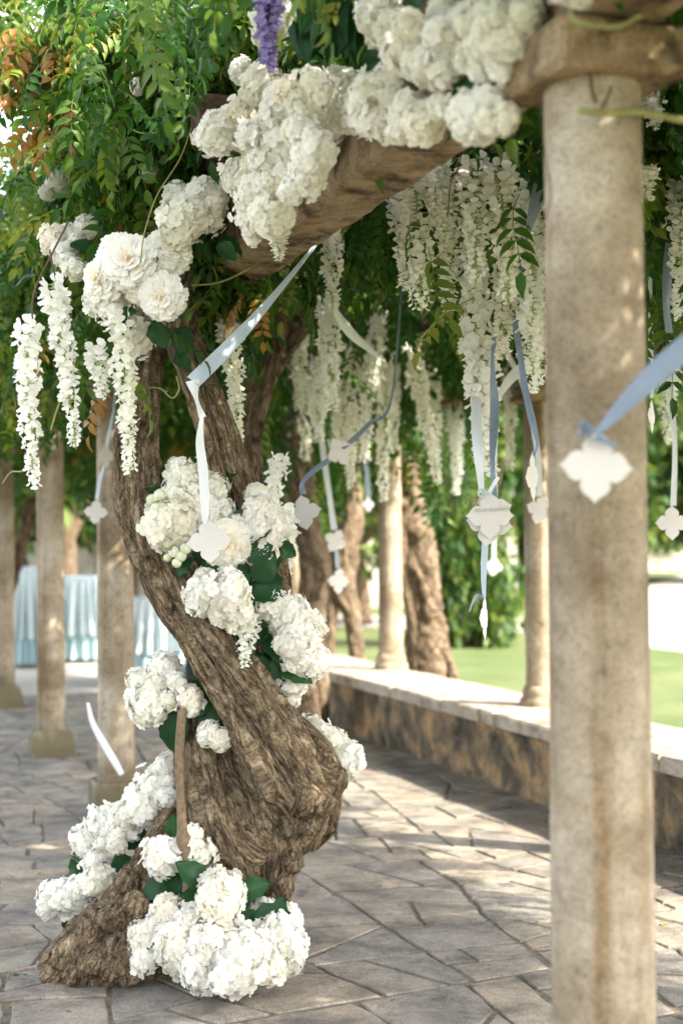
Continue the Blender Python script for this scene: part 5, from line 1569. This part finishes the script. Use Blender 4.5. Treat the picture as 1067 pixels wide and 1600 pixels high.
# leafy roof over the whole walk: a lumpy mat on the timbers that hangs over both edges
def canopy():
    rng = np.random.default_rng(31)
    n = 19000
    a = rng.uniform(-0.75, 3.75, n); b = rng.uniform(-6.5, 14.0, n)
    lump = fbm(np.stack([a * 0.9, b * 0.9, a * 0], 1), 5, 3)
    z = 3.03 + rng.uniform(0, 1, n) ** 1.3 * (0.25 + 1.0 * lump)
    # fuller leaf cover over the near court edge
    # overhang at the court side and the wall side
    m_ = 3400
    b2 = rng.uniform(1.0, 14.0, m_)
    side = rng.uniform(0, 1, m_) < 0.55
    a2 = np.where(side, rng.normal(-0.55, 0.22, m_), rng.normal(3.45, 0.25, m_))
    dr = fbm(np.stack([b2 * 1.3, a2 * 0.8, b2 * 0], 1), 8, 3)
    z2 = 3.6 - rng.uniform(0, 1, m_) * (0.35 + 1.6 * dr * np.where(side, 0.75, 0.15))
    b3 = rng.uniform(-6.5, 1.0, 900)
    a3 = rng.normal(3.5, 0.22, 900)
    z3 = 3.6 - rng.uniform(0, 1, 900) * 0.6
    # sprays hanging inside below the timbers
    k_ = 3600
    b4 = rng.uniform(-2.6, 13.8, k_); a4 = rng.uniform(0.3, 3.2, k_)
    dr = fbm(np.stack([b4 * 1.1, a4 * 1.1, b4 * 0], 1), 18, 3)
    z4 = 3.1 - rng.uniform(0, 1, k_) * np.clip(dr - 0.38, 0.03, 1) * 2.4
    # extra unseen leaves over the near bay, added to block sun on card and column
    a5 = rng.uniform(0.2, 2.6, 500); b5 = rng.uniform(-6.4, -3.2, 500); z5 = rng.uniform(3.1, 3.9, 500)
    A = np.concatenate([a, a2, a3, a4, a5]); B = np.concatenate([b, b2, b3, b4, b5]); Zc = np.concatenate([z, z2, z3, z4, z5])
    pos = np.stack([O[0] + A * VX + B * UX, O[1] + A * VY + B * UY, Zc], 1)
    # keep clear of the view to the near column and beam
    t = ~((pos[:, 1] < 5.2) & (pos[:, 2] < 3.05) & (A < 0.35))
    pos = pos[t]
    nn = len(pos)
    var = rng.choice(7, nn, p=[0.18, 0.24, 0.25, 0.19, 0.1, 0.03, 0.01])
    bright = (pos @ np.array([VX, VY, 0]) - (O[0] * VX + O[1] * VY)) < -0.25  # court-side leaves get lighter tints, a sunlit look put into their colour
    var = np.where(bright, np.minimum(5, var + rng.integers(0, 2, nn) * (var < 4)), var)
    rot = leaf_rot(rng, nn, (5, 75))
    ab = np.stack([(pos[:, 0] - O[0]) * VX + (pos[:, 1] - O[1]) * VY, (pos[:, 0] - O[0]) * UX + (pos[:, 1] - O[1]) * UY], 1)
    close = (ab[:, 0] < 0.5) & (ab[:, 1] < 5.5) & (ab[:, 1] > -2.5)
    close |= (pos[:, 2] < 3.12) & (pos[:, 1] < 8.0)
    var = np.where(close & (var == 6), 4, var)
    scl = np.where(close, rng.uniform(0.7, 1.05, nn), rng.uniform(1.0, 1.5, nn))
    ok = leaf_clear(pos, rot, scl, rng, 0.03)
    pos, var, rot, scl, close = pos[ok], var[ok], rot[ok], scl[ok], close[ok]
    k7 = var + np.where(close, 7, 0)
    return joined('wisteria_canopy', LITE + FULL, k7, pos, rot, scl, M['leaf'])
tag(link('wisteria_canopy', canopy()), 'leafy green wisteria roof spread over the pergola and hanging from its edges', 'foliage', kind='stuff')

# ------------------------------------------------------------------ other vine trunks
def vine_trunk(label, strands, Z, nr=120, ns=36):
    c = P(strands[0][-1][0], strands[0][-1][1], Z)
    t = thing('vine_trunk', label, 'tree trunk', (c.x, c.y, 0), 'older vine trunks along the walk')
    for k, s_ in enumerate(strands):
        me = tubes_mesh('trunk' if k == 0 else 'stem', [strand([(x, y, Z + dz, r_) for x, y, r_, dz in s_], nring=nr, nseg=ns, seed=60 + k + int(Z * 3), flute=0.22, flute2=0.15, twist=1.5, rough=0.003, knots=0.12)], M['bark_far'])
        o = link('trunk' if k == 0 else 'stem', me, t); o.location = -t.location
    return t
vine_trunk('dark forked vine trunk rising behind the trunk flowers, beside the end of the wall', [
    [(462, 420, 13, 0), (452, 540, 15, 0), (466, 640, 18, 0), (470, 740, 19, 0), (480, 830, 20, 0), (494, 890, 22, 0), (486, 960, 20, 0), (488, 1050, 22, 0), (490, 1150, 24, 0)],
    [(505, 545, 8, 0), (486, 600, 11, 0), (462, 660, 12, 0), (458, 720, 11, -.1), (466, 800, 12, -.1)],
    [(478, 1050, 10, -.2), (486, 1100, 12, -.2), (492, 1150, 12, -.2)]], 12.3)
vine_trunk('reddish bent vine stem and grey limb behind the upper trunk', [
    [(446, 400, 7, 0), (442, 470, 9, 0), (430, 560, 10, 0), (408, 630, 12, 0), (396, 700, 13, 0), (404, 800, 13, .1), (420, 950, 13, .2), (440, 1150, 14, .3), (440, 1240, 14, .3)],
    [(500, 420, 14, .5), (480, 490, 15, .5), (440, 550, 16, .4), (400, 600, 18, .3), (372, 650, 18, .2), (390, 760, 16, .2), (415, 900, 16, .25)]], 7.6)
vine_trunk('thick leaning vine trunk behind the wall, just right of the white column', [
    [(640, 720, 14, 0), (640, 780, 20, 0), (650, 850, 26, 0), (660, 930, 28, 0), (668, 1000, 30, 0), (678, 1075, 34, 0)],
    [(634, 800, 8, -.1), (628, 880, 9, -.1), (644, 960, 10, -.1), (650, 1060, 12, -.1)],
    [(660, 960, 8, -.1), (690, 1010, 8, -.1), (712, 1070, 7, -.1)]], 14.4)
vine_trunk('pale twisted vine trunk between the far columns on the wall', [
    [(548, 720, 12, 0), (552, 800, 15, 0), (540, 860, 20, 0), (536, 920, 18, 0), (552, 970, 13, 0), (560, 1040, 12, 0)],
    [(510, 860, 9, 0), (516, 940, 11, 0), (512, 1040, 10, 0)]], 16.6)
vine_trunk('dark vine trunk leaning behind the column at the left edge', [
    [(52, 780, 8, 0), (40, 830, 9, 0), (22, 890, 10, 0), (6, 960, 11, 0), (2, 1060, 12, 0), (2, 1095, 14, 0)]], 14.9)

# ------------------------------------------------------------------ tables in the court
def cloth_table(label, px0, px1, ytop, Z, depth, seed):
    x0, x1 = P(px0, 900, Z).x, P(px1, 900, Z).x
    ztop = P(px0, ytop, Z).z
    c = Vector(((x0 + x1) / 2, Z + depth / 2, 0))
    t = thing('draped_table', label, 'table', c, 'tables draped in pale blue cloth')
    def drape(z0, flare, seed_, sub):
        # closed loop around a rounded rectangle, folded hem
        n = 160
        hw, hd = (x1 - x0) / 2, depth / 2
        per = []
        for i in range(n):
            u_ = i / n * 4
            s_ = int(u_); f_ = u_ - s_
            e = [(-hw + 2 * hw * f_, -hd), (hw, -hd + 2 * hd * f_), (hw - 2 * hw * f_, hd), (-hw, hd - 2 * hd * f_)][s_]
            per.append(e)
        vs, fs = [], []
        rows = 8
        for k in range(rows):
            q = k / (rows - 1)
            for i, (x, y) in enumerate(per):
                l = math.hypot(x / hw, y / hd)
                amp = flare * q * (0.5 + 0.5 * math.sin(i * 0.83 + seed_ + 1.3 * math.sin(i * 0.21 + seed_)))
                vs.append((x * (1 + amp / hw * 0.8), y * (1 + amp / hd * 0.8), ztop + (z0 - ztop) * q))
        for k in range(rows - 1):
            for i in range(n):
                j = (i + 1) % n
                fs.append((k * n + i, k * n + j, (k + 1) * n + j, (k + 1) * n + i))
        fs.append(tuple(range(n - 1, -1, -1)))
        return vs, fs
    vs, fs = drape(0.01, 0.13, seed, 0)
    link('cloth', mesh_np('cloth', vs, fs, M['cloth'], True), t, c)
    vs, fs = drape(0.35, 0.2, seed + 2, 1)
    vs = [(x * 1.02, y * 1.02, z + 0.006) for x, y, z in vs]
    link('overlay', mesh_np('overlay', vs, fs, M['cloth_white'], True), t, c)
    return t
cloth_table('tall draped table seen between the left edge and the mossy-based column', 12, 62, 888, 19.8, 0.9, 1)
cloth_table('tall draped table seen between the two left columns', 84, 150, 903, 20.6, 0.9, 4)
cloth_table('blue draped table between the left column and the flowered trunk', 192, 275, 936, 17.0, 0.9, 7)

# ------------------------------------------------------------------ background trees, shrubs, walls
def tree_leaf_template(seed):
    V = np.array([(0, 0, 0), (0.5, 0.28, 0.06), (1, 0, -0.1), (0.5, -0.28, 0.06)]); F = np.array([(0, 1, 2), (0, 2, 3)])
    return V, F, np.full(4, [0.15, 0.45, 0.8][seed])
TL = [tree_leaf_template(k) for k in range(3)]
def crown_mesh(seed, n, shape, clump=26, leaf=0.2):
    """leafy crown in unit space: shape 'round', 'cone' or 'hedge'"""
    rng = np.random.default_rng(seed)
    cs = []
    while len(cs) < clump:
        c = rng.uniform(-1, 1, 3)
        if shape == 'round' and np.linalg.norm(c) < 0.85: cs.append(c)
        elif shape == 'cone' and math.hypot(c[0], c[1]) < 0.8 * (1 - 0.42 * (c[2] + 1)): cs.append(c)
        elif shape == 'hedge': cs.append(c * np.array([0.95, 0.8, 0.85]))
    cs = np.array(cs)
    k = rng.integers(0, clump, n)
    d = rng.normal(0, 1, (n, 3)); d /= np.linalg.norm(d, axis=1)[:, None]
    pos = cs[k] + d * (rng.uniform(0.3, 1, n) ** 0.5 * rng.uniform(0.2, 0.38, clump)[k])[:, None]
    rot = leaf_rot(rng, n, (-40, 80))
    return joined('crown', TL, rng.integers(0, 3, n), pos, rot, rng.uniform(0.6, 1.3, n) * leaf, M['tree_leaf'])
CROWN = {'round': [crown_mesh(1, 4500, 'round', 30, 0.13), crown_mesh(2, 4500, 'round', 24, 0.13)], 'cone': [crown_mesh(3, 6000, 'cone', 40, 0.13)], 'hedge': [crown_mesh(4, 7000, 'hedge', 60, 0.09)]}
rr = random.Random(9)
def tree(name, label, x, y, trunk_h, trunk_r, cz, rx, rz, shape='round', group=None, stems=1):
    t = thing(name, label, 'tree' if name.endswith('tree') else 'shrub', (x, y, 0), group)
    specs = []
    for k in range(stems):
        ox = (k - (stems - 1) / 2) * trunk_r * 4
        specs.append(dict(pts=[(ox, 0, -0.1), (ox * 0.9 + rr.uniform(-.1, .1), 0, trunk_h * 0.5), (ox * 0.6 + rr.uniform(-.15, .15), 0, trunk_h), (ox * .5, 0, cz)], radii=[trunk_r * 1.3, trunk_r, trunk_r * 0.85, trunk_r * 0.4], nring=24, nseg=14, seed=k + int(abs(x) * 7), flute=0.15, knots=0.1))
    for k in range(4):
        a = rr.uniform(0, 6.28)
        specs.append(dict(pts=[(0, 0, trunk_h * 0.85), (math.cos(a) * rx * .3, math.sin(a) * rx * .3, trunk_h + (cz - trunk_h) * .6), (math.cos(a) * rx * .6, math.sin(a) * rx * .6, cz + rz * .2)], radii=[trunk_r * 0.6, trunk_r * 0.4, trunk_r * 0.15], nring=12, nseg=8, seed=k))
    o = link('trunk', tubes_mesh('trunk', specs, M['bark_far']), t); o.location = (0, 0, 0)
    o = link('crown', CROWN[shape][rr.randrange(len(CROWN[shape]))], t); o.location = (0, 0, cz); o.scale = (rx, rx, rz); o.rotation_euler = (0, 0, rr.uniform(0, 6.28))
    return t
p = G(735, 1003, 0)
tree('yew_shrub', 'dark conical evergreen shrub on the lawn behind the low wall', p.x, p.y, 0.7, 0.07, 2.6, 1.05, 2.3, 'cone', None, 4)
BGT = 'trees at the edge of the garden'
far = [(560, 30, 'round', 3.2, 3.0, 'pale green tree behind the far vine trunks'), (640, 46, 'round', 4.5, 4.2, 'broad tree behind the white column on the wall'),
       (790, 44, 'round', 4.6, 4.2, 'sunlit yellow-green tree right of the conical shrub'), (870, 52, 'round', 5, 4.5, 'broad tree hidden behind the nearest column'),
       (980, 60, 'round', 6, 5, 'dark tree showing right of the nearest column'), (1080, 64, 'round', 6, 5.5, 'tree cut by the right edge'), (1160, 58, 'round', 6, 5, 'tree out of frame beyond the right edge'), (470, 40, 'round', 4.2, 4, 'tree glimpsed between the trunk and the curtain of wisteria')]
for px, Z, sh, rx, rz, lab in far:
    c = P(px, 850, Z)
    tree('broadleaf_tree', lab, c.x, c.y, rz * 0.6, 0.2, rz * 1.25, rx, rz, sh, BGT)
left = [(-40, 27, 2.9, 3.0, 'dark tree at the left edge behind the tables'), (30, 30, 3.0, 3.0, 'dark dense tree behind the mossy-based column'), (110, 28, 2.6, 2.8, 'dark tree between the two left columns'), (200, 31, 3.0, 3.0, 'tree hidden behind the left column and trunk'), (290, 33, 3.2, 3.2, 'tree behind the upper flowered trunk'), (380, 36, 3.4, 3.4, 'tree behind the bent vine stem'), (70, 40, 4.5, 4.2, 'tall tree farther back over the court'), (-30, 44, 5, 5, 'tallest tree far back at the left edge'), (180, 46, 5, 5, 'tall tree far back behind the trunk')]
for px, Z, rx, rz, lab in left:
    c = P(px, 850, Z)
    tree('broadleaf_tree', lab, c.x, c.y, 2.0, 0.16, 2.1 + rz * 0.85, rx, rz, 'round', BGT)
# garden walls and steps far off
def slab_box(x0, x1, y0, y1, z0, z1):
    return [(x0, y0, z0), (x1, y0, z0), (x1, y1, z0), (x0, y1, z0), (x0, y0, z1), (x1, y0, z1), (x1, y1, z1), (x0, y1, z1)], [(3, 2, 1, 0), (0, 1, 5, 4), (1, 2, 6, 5), (2, 3, 7, 6), (3, 0, 4, 7), (4, 5, 6, 7)]
t = thing('garden_wall', 'pale sunlit garden wall seen low behind the left trees', 'wall', (-7, 38, 0))
mb = MB()
x_ = -16.0
while x_ < 3:
    w_ = rr.uniform(1.2, 2.0)
    mb = MB(); v, f = slab_box(x_ + .01, x_ + w_ - .01, 37.8, 38.2, -0.1, 1.75 + rr.uniform(-.03, .03)); mb.add(v, f)
    o = link('wall_panel', mb.mesh('wall_panel', M['pale_wall']), t); o.location = -t.location
    x_ += w_
t = thing('garden_steps', 'pale stone garden steps far across the lawn at right', 'steps', (18, 80, 0))
for k in range(4):
    mb = MB(); v, f = slab_box(6, 34, 78 + k * 1.2, 90, -0.1 + k * 0.26, 0.2 + k * 0.26); mb.add(v, f)
    o = link('step', mb.mesh('step', M['pale_wall']), t); o.location = -t.location
c = P(1000, 850, 95)
for k, (px, Z, rx) in enumerate([(700, 70, 7), (880, 80, 8), (1010, 95, 9), (1150, 100, 9), (560, 75, 7), (420, 80, 8), (250, 70, 8), (60, 64, 8), (-80, 60, 8)]):
    c = P(px, 850, Z)
    tree('hedge_tree', ['massed tree beyond the conical shrub', 'massed tree far beyond the nearest column', 'massed tree beyond the garden steps', 'massed tree beyond the right edge', 'massed tree far beyond the white column', 'massed tree far beyond the trunk flowers', 'massed tree far beyond the flowered trunk', 'massed tree far beyond the court', 'massed tree far beyond the left edge'][k], c.x, c.y, 1.2, 0.3, 4.6, rx, 5.2, 'hedge', 'far belt of trees')

# ------------------------------------------------------------------ fallen leaves and petals on the paving
rr = random.Random(4)
fl = compound_leaf(1, True, 0.5, 3, 0.03, 0.05)
FALL = [mesh_np('fallen_leaf', *compound_leaf(0, True, tt, 3, 0.004, 0.05)[:2], M['leaf'], True, {'tint': compound_leaf(0, True, tt, 3, 0.004, 0.05)[2]}) for tt in (0.4, 0.72, 0.9)]
for k, (px, py, v_) in enumerate([(58, 1317, 0), (36, 1523, 0), (20, 1522, 0), (28, 1566, 1), (105, 1580, 1), (62, 1252, 1), (85, 1263, 1), (180, 1517, 0), (365, 1549, 1), (30, 1246, 1), (60, 1365, 2), (840, 1440, 0), (520, 1480, 1), (620, 1560, 2), (150, 1220, 1), (1030, 1440, 1), (700, 1495, 2)]):
    g = G(px, py, 0.006)
    o = link('fallen_leaf', FALL[v_], None, g, (R(rr.uniform(-12, 12)), R(-18), rr.uniform(0, 6.28)), rr.uniform(0.7, 1.1))
    tag(o, ['small green leaf fallen on the paving', 'small yellow leaf fallen on the paving', 'small brown leaf fallen on the paving'][v_], 'leaf', ['green leaves fallen on the paving', 'yellow leaves fallen on the paving', 'brown leaves fallen on the paving'][v_])
